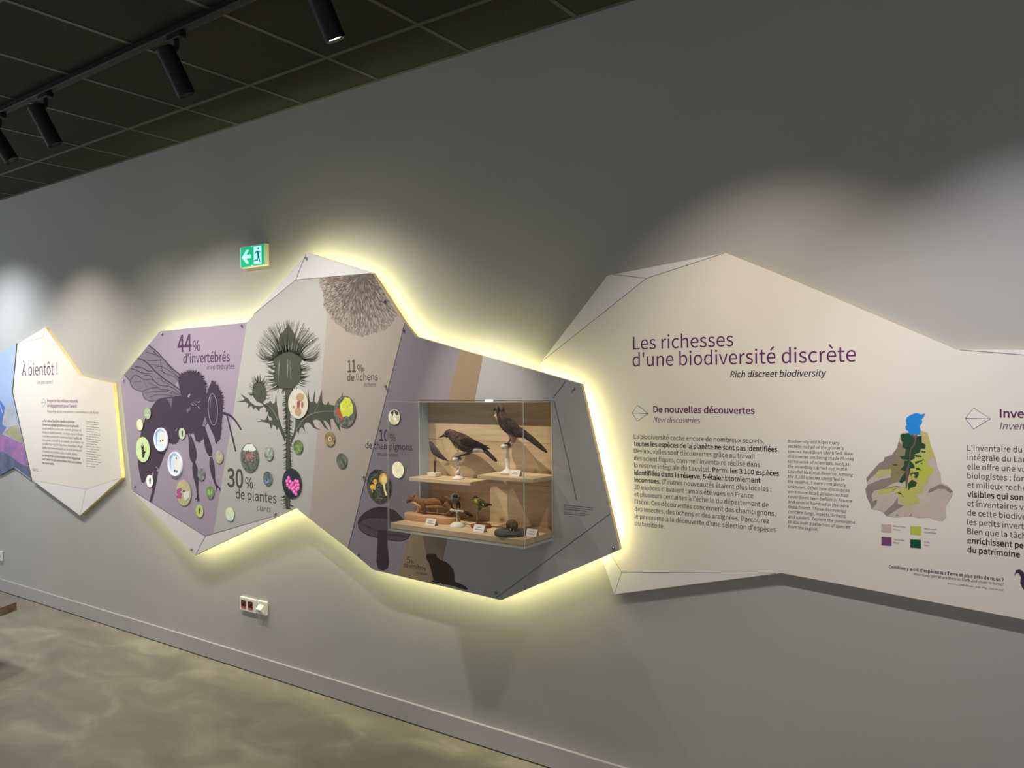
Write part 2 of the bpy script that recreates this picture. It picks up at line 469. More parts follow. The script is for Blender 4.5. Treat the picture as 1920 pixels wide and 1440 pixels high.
YL = -0.026
bye = empty('information_panel', at(140, 790, 0), 'cream polygon panel headed À bientôt ! with thick yellow plywood edge', 'panel', 'faceted information panels')
LP = [(84.7, 613.3), (150, 705.5), (211.7, 719), (228, 896), (150, 966.7), (60.5, 900), (24.4, 735), (33, 645)]
bm = NB(); prism(bm, xz(LP, YL), [], YL, -0.0005, 0, 1); obj('board', bm, [pale, ply], bye)
y = YL - 0.0003
for fp in ([(84.7, 613.3), (109.7, 653), (80.5, 632), (35, 645)], [(62, 900.5), (161, 917.5), (226, 896.5), (150, 966.2)]):
    bm = NB(); poly(bm, fp, y); obj('facet_print', bm, facet, bye)
bm = NB(); y -= .00015
for l in ([(35, 645), (80.5, 632), (109.7, 653)], [(84.7, 614), (80.5, 632)], [(63, 901), (161, 917.5), (225, 897)], [(161, 917.5), (150.2, 966)]):
    bm = NB(); stroke(bm, l, 0.8, y, curve=False); obj('fold_line', bm, mat('soft_fold_line', (196, 184, 170)), bye)
bm = NB(); text(bm, 'À bientôt !', 41.3, 704.4, 108, y, cap=21.5); obj('title_text', bm, ink_purple, bye)
bm = NB(); text(bm, 'See you soon !', 68, 720, 99, y, cap=6.5, italic=True, res=2); obj('subtitle_text', bm, ink_mid, bye)
bm = NB(); text(bm, 'Respecter les milieux naturels,', 88.4, 754, 147, y, cap=5.6, bold=2, res=2); text(bm, 'un engagement pour l’avenir', 88.4, 763, 144.4, y, cap=5.6, bold=2, res=2)
text(bm, 'Respecting natural environments, a commitment to the future', 88.4, 773.2, 185, y, cap=4.4, italic=True, res=2); obj('heading_text', bm, ink_mauve, bye)
bm = NB()
for l in ([(78, 755), (81.3, 747), (86.3, 755), (81.3, 763), (78, 755)], [(78, 755), (86.3, 755)]): stroke(bm, l, 0.6, y, curve=False)
poly(bm, [(78.4, 754.6), (81.3, 748), (85.8, 754.6)], y + .00006, 1); poly(bm, [(78.4, 755.4), (81.3, 762), (85.8, 755.4)], y + .00006, 1)
obj('diamond_icon', bm, [ink_mid, facet], bye)
bm = NB()
LT = ['Le Parc national des Écrins dévoile sa splendeur', 'à travers ses paysages grandioses et une biodiversité', 'exceptionnelle. À nos places dans ce monde, préserver cet',
      'héritage est un défi primordial, car chaque espèce et chaque', 'écosystème jouent un rôle fondamental dans l’équilibre de', 'notre planète. La beauté de ces sommets, de ces forêts et de',
      'ces vallées nous rappelle l’importance de protéger ce fragile', 'équilibre apparemment immuable avec la société montagnarde', 'et la manière des populations dans les vallées alpines.',
      'La sauvegarde de ces lieux uniques est un engagement', 'pour l’avenir des générations futures dont nous sommes', 'tous responsables.']
for i, (s, r) in enumerate(zip(LT, (140, 147.5, 152.4, 155.6, 153.2, 156.5, 155.3, 153.5, 145, 151, 153, 102))):
    text(bm, s, 79, 790.8 + i * 7.16, r, y, cap=4.3, bold=2 if i in (0, 1, 9, 10, 11) else 0, res=1)
obj('body_text', bm, ink_dark, bye)
bm = NB()
for i in range(19): tiny(bm, 161.4, 790 + i * 4.65, 186 + random.uniform(-4, 5) if i < 18 else 180, y, 1.1)
obj('translation_text', bm, mat('faint_ink', (150, 141, 132)), bye); bm = NB()
for i in range(2): tiny(bm, 61, 879 + i * 3.2, 72, y, 1.0)
obj('small_print', bm, mat('faint_ink', (140, 130, 122)), bye)

# ------------------------------------------------------------------ main panel
YP = -0.085; YB = YP + 0.020
GP = at(700, 800, YP)
mainp = empty('backlit_panel', Vector((GP.x, 0, GP.z)), 'large purple and grey panel with bee, thistle and lichen prints, glowing yellow edge', 'panel', 'faceted information panels')
P = dict(A=(225.5, 710), B=(299.7, 621), C=(463, 604.5), D=(575, 473.5), E=(699, 512), S1=(758.8, 605.3), Fp=(779, 631), G=(1089.5, 720), H=(1162, 1031),
         I=(939.5, 1125.5), J=(700, 1068.5), S2=(652.5, 1029), K=(554.5, 952), L=(365, 1041), Mm=(247.4, 919.4))
full = xz([P[k] for k in ('A', 'B', 'C', 'D', 'E', 'S1', 'Fp', 'G', 'H', 'I', 'J', 'S2', 'K', 'L', 'Mm')], YP)
leftb = xz([P[k] for k in ('A', 'B', 'C', 'D', 'E', 'S1', 'S2', 'K', 'L', 'Mm')], YP)
rightb = xz([(P['S1'][0] + .9, P['S1'][1] + .6), P['Fp'], P['G'], P['H'], P['I'], P['J'], (P['S2'][0] + .9, P['S2'][1] + .4)], YP)
RX0, RX1 = at(785, 830, YP).x, at(1037, 870, YP).x
RZ0, RZ1 = at(1037, 1000, YP).z, at(1037, 751, YP).z
rect = [(RX0, RZ0), (RX1, RZ0), (RX1, RZ1), (RX0, RZ1)]
grey_b = mat('grey_board_print', (183, 181, 179), rough=0.5, spec=0.3, noise=0.02, nscale=3)
bm = NB(); prism(bm, leftb, [], YP, YB, 0, 1); obj('board', bm, [grey_b, ply], mainp)
bm = NB(); prism(bm, rightb, [rect], YP, YB, 0, 1); obj('board', bm, [grey_b, ply], mainp)
# spacer frame carrying the hidden LED strip
fr = inset(full, 0.054)
bm = NB(); prism(bm, fr, [inset(full, 0.070)], YB + 0.0005, -0.0255); obj('spacer_frame', bm, mat('spacer_white', (225, 222, 210), rough=0.6), mainp)
for px, py in ((262, 740), (470, 640), (300, 930), (560, 900)):
    q = at(px, py, YB); bm = NB(); box(bm, q.x - .03, q.x + .03, YB + .0005, -.0004, q.z - .03, q.z + .03); obj('spacer_block', bm, MATS['spacer_white'], mainp)
led_m = bpy.data.materials.new('led_glow'); led_m.use_nodes = True
nt = led_m.node_tree; nt.nodes.clear(); em = nt.nodes.new('ShaderNodeEmission'); om = nt.nodes.new('ShaderNodeOutputMaterial')
em.inputs[0].default_value = (0.97, 0.96, 0.50, 1); em.inputs[1].default_value = 64.0; nt.links.new(em.outputs[0], om.inputs[0])
bm = NB(); st = inset(full, 0.052); ly0, ly1 = YB + 0.002, YB + 0.013
Va = [bm.verts.new((x, ly0, z)) for x, z in st]; Vb = [bm.verts.new((x, ly1, z)) for x, z in st]
for i in range(len(st)):
    j = (i + 1) % len(st); bm.faces.new((Va[i], Va[j], Vb[j], Vb[i]))
obj('led_strip', bm, led_m, mainp)

y = YP - 0.0006
purple = mat('purple_print', (180, 163, 177), rough=0.5, spec=0.3); sage = mat('sage_print', (199, 197, 186), rough=0.5, spec=0.3); beige = mat('beige_print', (194, 180, 165), rough=0.5, spec=0.3)
bm = NB()
poly(bm, [P['A'], P['B'], P['C'], (435.6, 785), (400.3, 1000), (384.8, 1005.6), P['Mm']], y)
obj('purple_field', bm, purple, mainp); bm = NB()
poly(bm, [P['C'], (476.0, 589.9), (554.4, 524.7), (617.5, 518), (614.4, 580), (602, 730), (582, 955), (580, 972.5), P['K'], (520, 966), (400.3, 1000), (435.6, 785)], y)
obj('sage_field', bm, sage, mainp); bm = NB()
poly(bm, [(617.5, 518), (695, 512.6), P['E'], P['S1'], P['S2'], (580, 972.5), (582, 955), (602, 730), (614.4, 580)], y)
obj('beige_field', bm, beige, mainp)
for fp in ([(476.4, 589.4), P['D'], (554.4, 524.7)], [P['D'], P['E'], (695, 512.6), (554.4, 524.7)], [P['Mm'], (384.8, 1005.6), P['L']], [(384.8, 1005.6), (520, 966), P['K'], P['L']]):
    bm = NB(); poly(bm, fp, y - .00012); obj('facet_print', bm, facet, mainp)
# colour bands of the right board, cut around the display case opening
viol = mat('dim_violet_print', (150, 139, 145), rough=0.5, spec=0.3); brown = mat('brown_band_print', (156, 136, 108), rough=0.5, spec=0.3)
def around(pts):
    q = xz(pts, YP); out = [clip(q, 1, RZ1, False), clip(q, 1, RZ0, True)]
    mid = clip(clip(q, 1, RZ1, True), 1, RZ0, False)
    out += [clip(mid, 0, RX0, True), clip(mid, 0, RX1, False)]
    return [o for o in out if len(o) > 2]
bm = NB()
for q in around([(759.7, 606), P['Fp'], (864.2, 655.8), (840.8, 745), (770.5, 996.6), (745.5, 1079), P['J'], (653.5, 1029.3)]): bm = NB(); flat(bm, q, y); obj('violet_field', bm, viol, mainp)
for q in around([(864.2, 655.8), (905.3, 667.6), (890.8, 745), (840, 1004), (820.5, 1097), (745.5, 1079), (770.5, 996.6), (840.8, 745)]): bm = NB(); flat(bm, q, y); obj('brown_band', bm, brown, mainp)
y = YP - 0.0008
bm = NB()
for l in ([(475.6, 589.4), (554.4, 524.7), (695, 512.6)], [(554.4, 524.7), (574, 476)], [(250, 921), (384.8, 1005.6), (520, 966)], [(384.8, 1005.6), (368, 1038)],
          [(1037.5, 745.5), (1060.5, 715)], [(1039, 752), (1069.7, 885), (1078, 924), (1081, 938)], [(1144.5, 963), (929, 1122)], [(758.8, 606), (652.5, 1028)]):
    bm = NB(); stroke(bm, l, 1.0, y, curve=False); obj('fold_line', bm, mat('dark_fold_line', (92, 86, 84)), mainp)

# --- lettering on the main panel
y = YP - 0.0009
bm = NB()
text(bm, '44', 332.8, 659.7, 359.5, y, cap=30.5, bold=2); text(bm, '%', 361.4, 658, 375.5, y, cap=18.5, bold=1)
text(bm, 'd’invertébrés', 343.4, 681, 431, y, cap=17, bold=1); text(bm, 'invertebrates', 388, 692.8, 440, y, cap=9.4, italic=True)
obj('invertebrate_text', bm, mat('violet_ink', (92, 58, 90)), mainp)
bm = NB()
text(bm, '30', 426, 911.6, 456, y, cap=33, bold=2); text(bm, '%', 459.8, 914.7, 474.4, y, cap=20, bold=1)
text(bm, 'de plantes', 441.9, 934.2, 518.4, y, cap=17, bold=1); text(bm, 'plants', 481, 957, 508, y, cap=10, italic=True)
obj('plant_text', bm, mat('olive_ink', (82, 80, 58)), mainp)
bm = NB()
text(bm, '11', 651.7, 697.8, 667, y, cap=22, bold=2); text(bm, '%', 669.7, 697.8, 681.4, y, cap=14, bold=1)
text(bm, 'de lichens', 651, 713.8, 708.3, y, cap=12.6, bold=1); text(bm, 'lichens', 682.5, 724.7, 705.6, y, cap=7.5, italic=True)
obj('lichen_text', bm, mat('umber_ink', (92, 78, 66)), mainp)
bm = NB()
text(bm, '10', 711, 826, 729, y, cap=20, bold=2); text(bm, '%', 731, 827, 742, y, cap=13, bold=1)
text(bm, 'de champignons', 685.3, 840.2, 773, y, cap=11.5, bold=1); text(bm, 'mushrooms', 708, 854.5, 746, y, cap=6.8)
obj('mushroom_text', bm, mat('plum_ink', (72, 54, 68)), mainp)
bm = NB()
text(bm, '5', 762.7, 1055, 769, y, cap=11.5, bold=1); text(bm, '%', 770, 1057, 776.4, y, cap=7.5, bold=1)
text(bm, 'de vertébrés', 757, 1063, 798, y, cap=8, bold=1); text(bm, 'vertebrates', 781, 1075.6, 801.5, y, cap=4.5, italic=True, res=2)
obj('vertebrate_text', bm, mat('sepia_ink', (82, 66, 50)), mainp); bm = NB()
for i, (yy, r) in enumerate(((946.4, 1112), (950.2, 1111), (954, 1101), (959.8, 1107), (963, 1099))): tiny(bm, 1058, yy, r, y, 1.0 if i < 3 else .7)
obj('small_print', bm, mat('soft_grey_ink', (112, 108, 104)), mainp)

# --- bee print
def bee():
    y = YP - 0.0009; bm = NB()
    a = Pix(224, 630, 12)
    wing = a((655, 205), (420, 495), (110, 870), (230, 1010), (250, 1080), (330, 1190), (500, 1245), (520, 1260), (530, 1360), (570, 1440), (640, 1460), (700, 1475), (820, 1458), (940, 1400), (1200, 1395), (1440, 1400), (1480, 1310), (1250, 1090), (1330, 1000), (1390, 890), (1200, 740), (900, 430))
    poly(bm, wing, y, 2)
    y -= .00012
    for pts, w in (((655, 205), (850, 360), (1000, 530), (1200, 740), (1390, 890)), 2.2), (((400, 500), (560, 560), (700, 680), (800, 790), (1000, 960), (1150, 1060), (1480, 1300)), 2.3), \
            (((340, 690), (520, 720), (640, 790), (740, 790)), 1.8), (((240, 1000), (330, 890), (420, 900), (560, 980), (740, 980), (870, 1090), (1040, 1130), (1200, 1170), (1450, 1370)), 1.5), \
            (((110, 870), (230, 1010), (250, 1080), (330, 1190), (500, 1245), (650, 1190), (860, 1160), (920, 1200), (1150, 1230), (1440, 1380)), 1.3), (((510, 1260), (540, 1370), (640, 1450), (780, 1465), (950, 1400), (1200, 1370)), 1.0), \
            (((580, 1280), (850, 1250), (1100, 1260), (1300, 1330)), 1.2), (((600, 550), (750, 560), (920, 550)), 1.0), (((930, 500), (940, 690), (1000, 830), (1200, 900), (1330, 1000)), 1.0), \
            (((800, 710), (950, 690), (1200, 840), (1340, 960)), 1.0), (((1060, 630), (1340, 960)), .9), (((320, 1040), (560, 1010)), .7), (((570, 1050), (620, 1170)), .7), (((650, 1050), (870, 1150)), .9), \
            (((940, 960), (960, 1020), (1120, 1090), (1040, 1130)), 1.0), (((830, 950), (960, 940), (790, 800)), .8), (((590, 360), (780, 410), (900, 470)), 1.0), (((250, 730), (400, 780), (540, 840), (740, 850)), 1.5), \
            (((560, 880), (700, 900), (760, 990)), 1.2), (((760, 340), (860, 450), (930, 480)), 1.4), (((870, 760), (960, 790), (1040, 850)), 1.0), (((700, 640), (900, 660)), .8), (((680, 1380), (860, 1320), (1200, 1340), (1440, 1390)), 1.0):
        stroke(bm, a(*pts), w, y, 0)
    y -= .00012
    body = [(324, 744), (340, 742), (336, 726), (334, 714), (340, 704), (346.7, 699), (358.3, 696), (369, 699), (377.5, 706), (383, 715), (386.7, 726.7), (388.5, 736), (390, 731), (392.5, 724), (396, 717.5), (401, 716), (407.5, 723), (412.5, 731.7),
            (416.7, 741.7), (418.5, 753), (418, 767.5), (416, 789.7), (415, 805), (413, 822.5), (410.6, 827), (406.9, 829), (406, 833.4), (403.8, 830), (402, 819), (395, 805), (389.5, 792), (385, 800), (382, 820), (374, 829), (366.5, 824), (363, 812), (352, 815), (346, 812), (340, 813), (335, 826), (327, 831), (318, 829), (314.5, 836.6),
            (310.6, 847.5), (304.4, 863), (298, 879.5), (287, 885), (282.5, 891), (274, 897.5), (270, 906), (265.3, 903.7), (262, 891), (259, 872.5), (258.3, 853.7), (260, 830), (265, 808.7), (272.5, 783.7), (277.5, 775), (282, 766), (287.5, 758.7), (292.5, 752), (302, 746.5)]
    poly(bm, body, y, 0)
    R = random.Random(3)
    def fur(path, n, ln, mi=0):
        for _ in range(n):
            i = R.randrange(len(path) - 1); t = R.random()
            p = Vector(path[i]).lerp(Vector(path[i + 1]), t); c = Vector(path[i + 1]) - Vector(path[i]); nn = Vector((c.y, -c.x)).normalized()
            l = ln * R.uniform(.4, 1.1); tip = p + nn * l + Vector((R.uniform(-1, 1), R.uniform(-.5, .5)))
            stroke(bm, [tuple(p - nn * 1.5), tuple(tip)], [1.1, .2], y + .00004, mi, curve=False)
    fur([(334, 714), (340, 704), (346.7, 699), (358.3, 696), (369, 699), (377.5, 706), (383, 715), (386.7, 726.7)], 150, 5)
    fur([(396, 717.5), (401, 716), (407.5, 723), (412.5, 731.7), (416.7, 741.7), (418.5, 753), (418, 767.5)], 90, 3.5)
    fur([(416, 775), (416, 789.7), (415, 805), (413, 822.5)], 40, 2)
    fur([(382, 820), (374, 829), (366.5, 824)], 30, 3); fur([(335, 826), (327, 831), (318, 829)], 40, 3.5)
    y2 = y - .00012
    poly(bm, [(288.8, 880), (296.6, 885), (295, 895), (293.4, 903.7), (288.8, 925.6), (284, 943.5), (280, 940), (285.6, 917.8), (287, 895)], y2, 0)
    for pts, w in (([(354, 813), (358, 827), (361.4, 847.5), (362.3, 861), (362.6, 868)], [3, 9, 14, 11, 3.5]), ([(364, 867), (365.3, 878.7), (367.6, 894), (369, 907), (370, 918), (371, 931)], [4, 10, 10, 6, 4, 3]),
                   ([(370.8, 929), (369, 934), (365.5, 936.8)], [3, 2, .8]), ([(370.8, 930), (372.2, 940)], [3, 5]),
                   ([(383, 803), (387, 824), (392, 844), (394.7, 855)], [4, 10, 12, 5]), ([(395.6, 857), (397.3, 872.5), (399.7, 889.7), (402, 900.6), (406, 912)], [5, 9.5, 7, 4, 4]),
                   ([(405, 910), (411.4, 915.5), (413.4, 921)], [3.5, 3, 1.4]), ([(406, 911.6), (404.5, 922)], [3, .8]),
                   ([(415.8, 774), (423, 776), (431.7, 779.5), (441, 788.5), (452.6, 806)], [5, 5.2, 4, 3.2, 2.6]), ([(425.5, 779), (434, 813), (442, 846.5)], [2, 3, 2.6])):
        stroke(bm, pts, w, y2, 0)
    y3 = y - .00024
    el = [(399.2 + 8.6 * math.cos(t) + 1.4 * math.sin(t), 767.5 + 29.5 * math.sin(t)) for t in [i * math.pi / 16 for i in range(33)]]
    stroke(bm, el, 0.9, y3, 1, curve=False)
    stroke(bm, [(396.3, 742), (394.6, 752), (394.4, 766)], [.8, 2.2, .6], y3, 3)
    poly(bm, [(351.5, 744.6), (353.5, 739.8), (356.3, 738.2), (357, 739.6), (354.6, 744.8)], y3, 1)
    poly(bm, [(312, 746.8), (323.5, 746.8), (322.4, 757), (320.4, 766.5), (318.6, 757)], y3, 3)
    poly(bm, [(386, 737), (389.5, 722.5), (391, 722.5), (389.8, 733), (388.4, 737.5)], y3, 2)
    for x0, y0, x1, y1 in ((359, 755, 363, 760), (362, 754, 374, 765), (365, 752, 373, 755), (366, 757, 375, 767), (357, 757, 362, 760), (370, 754, 375, 752)):
        stroke(bm, [(x0, y0), (x1, y1)], [.4, .9], y3, 1, curve=False)
    poly(bm, [(349, 768), (357, 762), (357.5, 768), (351, 774)], y3, 3)
    poly(bm, [(379, 799), (382.5, 786), (385, 781), (388, 792), (384.5, 800)], y3, 2)
    for pp in ([(328.6, 808), (331.4, 803), (332.2, 804), (330, 808.6)], [(291.5, 875.3), (293, 875), (298, 880), (297, 881)], [(354, 813), (355.6, 812.6), (356.5, 820), (355.2, 818)]): poly(bm, pp, y3, 1)
    obj('bee_print', bm, [mat('bee_ink', (72, 50, 70), rough=.55), mat('bee_highlight', (190, 172, 192), rough=.5), mat('bee_wing_tint', (140, 124, 136), rough=.5), mat('bee_mid_ink', (122, 100, 122), rough=.5), mat('bee_soft_ink', (79, 57, 77), rough=.5)], mainp)
bee()

# --- thistle print
def thistle():
    y = YP - 0.0009; bm = NB(); R = random.Random(5)
    a = Pix(440, 460, 5.333); b = Pix(420, 700, 5.647)
    poly(bm, [(511, 675.6), (516, 690.6), (512.5, 704), (515, 717), (522.5, 728), (537, 730), (551, 728), (560, 719), (563.7, 711), (566, 694), (563, 683), (569, 670), (552.5, 655), (541, 651), (522.5, 658), (509, 668)], y, 0)
    poly(bm, a((540, 800), (560, 840), (600, 890), (612, 950), (590, 1040), (540, 1060), (480, 1080), (440, 960), (455, 900), (500, 840)), y + .0001, 0)
    poly(bm, [(509, 668), (514, 655), (523, 640), (531, 624), (541, 607), (551, 624), (558, 640), (566, 655), (570, 668), (541, 690)], y + .0002, 2)
    for i in range(230):
        t = R.uniform(-1, 1)
        bx, by = 540.5 + 29 * t, 674 - 14 * (1 - t * t) + abs(t) * 3
        an = t * 1.75 + R.uniform(-.12, .12); r = R.uniform(.86, 1.02)
        tx, ty = 541 + 61 * math.sin(an) * r, 658 - 60 * math.cos(an) * r
        mx, my = (bx + tx) / 2 - 5 * t * (1 if abs(t) < .75 else -1.2), (by + ty) / 2 + (4 if abs(t) > .7 else -3) * abs(t)
        stroke(bm, [(bx, by), (mx, my), (tx, ty)], [.9, .55, .22], y, 0, n=4)
    def spikes(path, n, ln, wd, dx=0, dy=0):
        for k in range(n):
            i = R.randrange(len(path) - 1); p = Vector(path[i]).lerp(Vector(path[i + 1]), R.random()); c = Vector(path[i + 1]) - Vector(path[i])
            nn = Vector((c.y, -c.x)).normalized(); l = ln * R.uniform(.5, 1.1); tip = p + nn * l + Vector((dx, dy)) * R.uniform(.5, 1.2)
            stroke(bm, [tuple(p - nn * 1.5), tuple((p + tip) / 2 + Vector((0, 1))), tuple(tip)], [wd, wd * .6, .2], y, 0, n=3)
    spikes([(522, 728), (515, 717), (512, 704), (516, 690), (512, 677)], 26, 16, 2.0, -3, -4)
    spikes([(563, 682), (565, 694), (564, 711), (556, 727)], 26, 17, 2.0, 3, -4)
    spikes([(535, 730), (522, 728)], 5, 9, 1.6, -3, 3); spikes([(556, 727), (545, 730)], 5, 9, 1.6, 3, 3)
    # stem
    poly(bm, b((640, 160), (735, 160), (704, 230), (698, 690), (712, 1000), (700, 1440), (655, 1440), (655, 690), (650, 400), (650, 230)), y, 0)
    spikes(b((655, 1430), (655, 640), (650, 230)), 90, 6.5, 1.5, 0, 3); spikes(b((698, 230), (700, 690), (704, 1430)), 80, 6, 1.5, 0, 3)
    # right leaf
    poly(bm, b((702, 720), (735, 640), (755, 560), (755, 480), (800, 455), (850, 420), (880, 340), (882, 290), (890, 155), (905, 285), (920, 308), (938, 300), (962, 165), (958, 300), (985, 320), (1005, 280), (1036, 170), (1040, 300), (1060, 332), (1088, 330), (1106, 296), (1118, 330), (1170, 342),
                (1200, 330), (1262, 195), (1240, 320), (1260, 440), (1215, 520), (1237, 632), (1195, 560), (1150, 478), (1125, 490), (1138, 608), (1105, 530), (1070, 500), (1050, 498), (1080, 560), (1118, 614), (1060, 570), (1015, 500), (975, 490), (940, 500), (960, 560), (1022, 602), (950, 580), (905, 525), (868, 520),
                (845, 550), (862, 626), (825, 570), (800, 590), (790, 650), (775, 610), (740, 690), (705, 760)), y, 0)
    spikes(b((880, 340), (755, 560)), 6, 6, 1.3)
    # upper left leaf
    poly(bm, b((655, 680), (610, 560), (580, 470), (572, 400), (560, 330), (552, 205), (540, 310), (515, 322), (485, 285), (478, 310), (445, 318), (420, 340), (380, 348), (330, 340), (285, 310), (250, 262), (225, 250), (168, 212), (215, 268), (205, 285), (118, 304), (225, 302), (258, 322), (252, 372), (290, 338), (312, 385), (332, 362), (372, 408),
                (378, 375), (420, 350), (445, 370), (442, 420), (465, 402), (470, 452), (500, 468), (515, 510), (540, 500), (570, 545), (600, 610), (648, 720)), y, 0)
    poly(bm, b((652, 700), (610, 600), (570, 530), (545, 500), (520, 492), (480, 500), (458, 440), (445, 488), (420, 495), (372, 478), (400, 500), (340, 516), (400, 512), (450, 520), (480, 535), (498, 590), (515, 545), (545, 560), (560, 605), (575, 570), (600, 620), (640, 720)), y - .0001, 0)
    poly(bm, b((300, 190), (312, 120), (350, 92), (395, 92), (438, 150), (455, 220), (440, 280), (400, 318), (350, 302), (312, 250)), y, 0)
    stroke(bm, b((395, 300), (430, 340), (470, 350)), [4, 3, 3], y, 0)
    spikes(b((300, 200), (312, 120), (350, 92), (395, 92), (438, 150)), 40, 9, 1.0, 0, -6); spikes(b((312, 250), (300, 190)), 12, 8, .9, -2, -2); spikes(b((440, 150), (455, 220), (440, 280)), 12, 7, .9, 2, -3)
    spikes(b((655, 1380), (640, 1300)), 6, 8, 2.4, -2, 0)
    y -= .0003
    stroke(bm, b((765, 600), (840, 490), (940, 425), (1050, 403), (1170, 402)), [.8, 1.2, 1.2, 1.0, .7], y, 1); stroke(bm, b((575, 505), (540, 430), (495, 365), (450, 335)), [.9, .9, .7, .5], y, 1)
    stroke(bm, b((950, 425), (990, 350), (1010, 290)), [.5, .5, .3], y, 1)
    for i in range(7):
        x = R.uniform(518, 560); stroke(bm, [(x, R.uniform(700, 718)), (x + (541 - x) * .15, R.uniform(672, 690))], [.35, .7], y, 1, curve=False)
    for i in range(12):
        x = R.uniform(-1, 1); stroke(bm, [(541 + x * 20, 655 + abs(x) * 4), (541 + x * 24, 640 + abs(x) * 8)], [.6, .35], y, 1, curve=False)
    for i in range(10):
        x = R.uniform(476, 497); stroke(bm, [(x, 742), (x - 1, 725 + R.uniform(0, 6))], [.35, .5], y, 2, curve=False)
    obj('thistle_print', bm, [mat('thistle_ink', (82, 86, 66), rough=.55), mat('thistle_light', (160, 158, 140), rough=.55), mat('thistle_mid', (112, 116, 92), rough=.55)], mainp)
thistle()

# --- lichen print: radial branching
def lichen_material(cx, cz):
    M = bpy.data.materials.new('lichen_ink'); M.use_nodes = True; nt = M.node_tree; N = nt.nodes.new; L = nt.links.new
    b = nt.nodes['Principled BSDF']; b.inputs['Roughness'].default_value = .55
    tc = N('ShaderNodeTexCoord'); sp = N('ShaderNodeSeparateXYZ'); L(tc.outputs['Object'], sp.inputs[0])
    def op(o, a, b_=None):
        n = N('ShaderNodeMath'); n.operation = o
        for i, v in enumerate((a, b_)):
            if v is None: continue
            if isinstance(v, (int, float)): n.inputs[i].default_value = v
            else: L(v, n.inputs[i])
        return n.outputs[0]
    dx = op('SUBTRACT', sp.outputs[0], cx); dz = op('SUBTRACT', sp.outputs[2], cz)
    ang = op('ARCTAN2', dx, op('MULTIPLY', dz, -1.0)); rad = op('SQRT', op('ADD', op('MULTIPLY', dx, dx), op('MULTIPLY', dz, dz)))
    cb = N('ShaderNodeCombineXYZ'); L(op('MULTIPLY', ang, 15.0), cb.inputs[0]); L(op('MULTIPLY', rad, 12.0), cb.inputs[1])
    vo = N('ShaderNodeTexVoronoi'); vo.feature = 'DISTANCE_TO_EDGE'; vo.inputs['Scale'].default_value = 1.6; vo.inputs['Randomness'].default_value = .9
    nz = N('ShaderNodeTexNoise'); nz.inputs['Scale'].default_value = 3.0; nz.inputs['Detail'].default_value = 8; nz.inputs['Roughness'].default_value = .7
    L(cb.outputs[0], nz.inputs['Vector'])
    ad = N('ShaderNodeVectorMath'); ad.operation = 'ADD'; sc = N('ShaderNodeVectorMath'); sc.operation = 'SCALE'; sc.inputs['Scale'].default_value = 1.5
    L(nz.outputs['Color'], sc.inputs[0]); L(cb.outputs[0], ad.inputs[0]); L(sc.outputs[0], ad.inputs[1]); L(ad.outputs[0], vo.inputs['Vector'])
    th = op('ADD', op('MULTIPLY', vo.outputs['Distance'], 2.6), op('MULTIPLY', rad, 1.9)); v = op('ADD', op('SUBTRACT', th, .50), op('MULTIPLY', op('SUBTRACT', nz.outputs['Fac'], .5), 1.0))
    rp = N('ShaderNodeValToRGB'); e = rp.color_ramp.elements; e[0].position = 0.0; e[0].color = (*lin((92, 78, 68)), 1); e[1].position = .5; e[1].color = (*lin((186, 172, 158)), 1)
    L(v, rp.inputs[0]); L(rp.outputs[0], b.inputs['Base Color'])
    return M
y = YP - 0.0009
c = at(679, 514, y); bm = NB(); R = random.Random(9)
a = Pix(440, 460, 5.333)
edge = a((840, 330), (850, 400), (880, 460), (890, 530), (885, 620), (920, 648), (960, 720), (1040, 800), (1110, 850), (1200, 895), (1270, 915), (1360, 890), (1430, 870), (1520, 840), (1590, 760), (1636, 692))
rag = []
for i in range(len(edge) - 1):
    a_, b_ = Vector(edge[i]), Vector(edge[i + 1]); nn = Vector((b_.y - a_.y, a_.x - b_.x)).normalized()
    for k in range(6):
        p = a_.lerp(b_, k / 6) + nn * R.uniform(-1.8, 1.8); rag.append((p.x, p.y))
poly(bm, [(695, 513)] + [(598, 520.5)] + rag[2:] + [(746, 590), (699.5, 514)], y)
obj('lichen_print', bm, lichen_material(c.x - mainp.location.x, c.z - mainp.location.z), mainp)

# --- mushroom and marmot prints
bm = NB(); a = Pix(640, 845, 6.4)
cap_ = a((195, 860), (220, 800), (280, 740), (370, 690), (450, 672), (540, 680), (640, 715), (720, 790), (770, 850), (820, 930), (832, 1000), (800, 1060), (720, 1090), (620, 1085), (560, 1072), (430, 1050), (320, 1020), (250, 980), (205, 930))
poly(bm, cap_, y, 0)
poly(bm, a((210, 900), (250, 840), (330, 812), (440, 808), (560, 825), (680, 860), (780, 920), (822, 985), (790, 1050), (720, 1080), (620, 1075), (540, 1060), (430, 1040), (320, 1010), (240, 960)), y - .00012, 1)
for i in range(34):
    t = i / 33; p = a((240 + 560 * t, 880 + 150 * t ** 1.2 + 60 * math.sin(math.pi * t)))[0]; q = a((490, 960))[0]
    stroke(bm, [p, (p[0] * .6 + q[0] * .4, p[1] * .6 + q[1] * .4)], [.5, .3], y - .0002, 0, curve=False)
poly(bm, a((438, 950), (545, 955), (555, 1150), (572, 1330), (556, 1415), (500, 1440), (440, 1420), (420, 1330), (430, 1150)), y - .0003, 0)
obj('mushroom_print', bm, [mat('mushroom_ink', (68, 52, 58), rough=.55), mat('mushroom_gill', (96, 80, 88), rough=.55)], mainp)
bm = NB(); a = Pix(720, 890, 5.647)
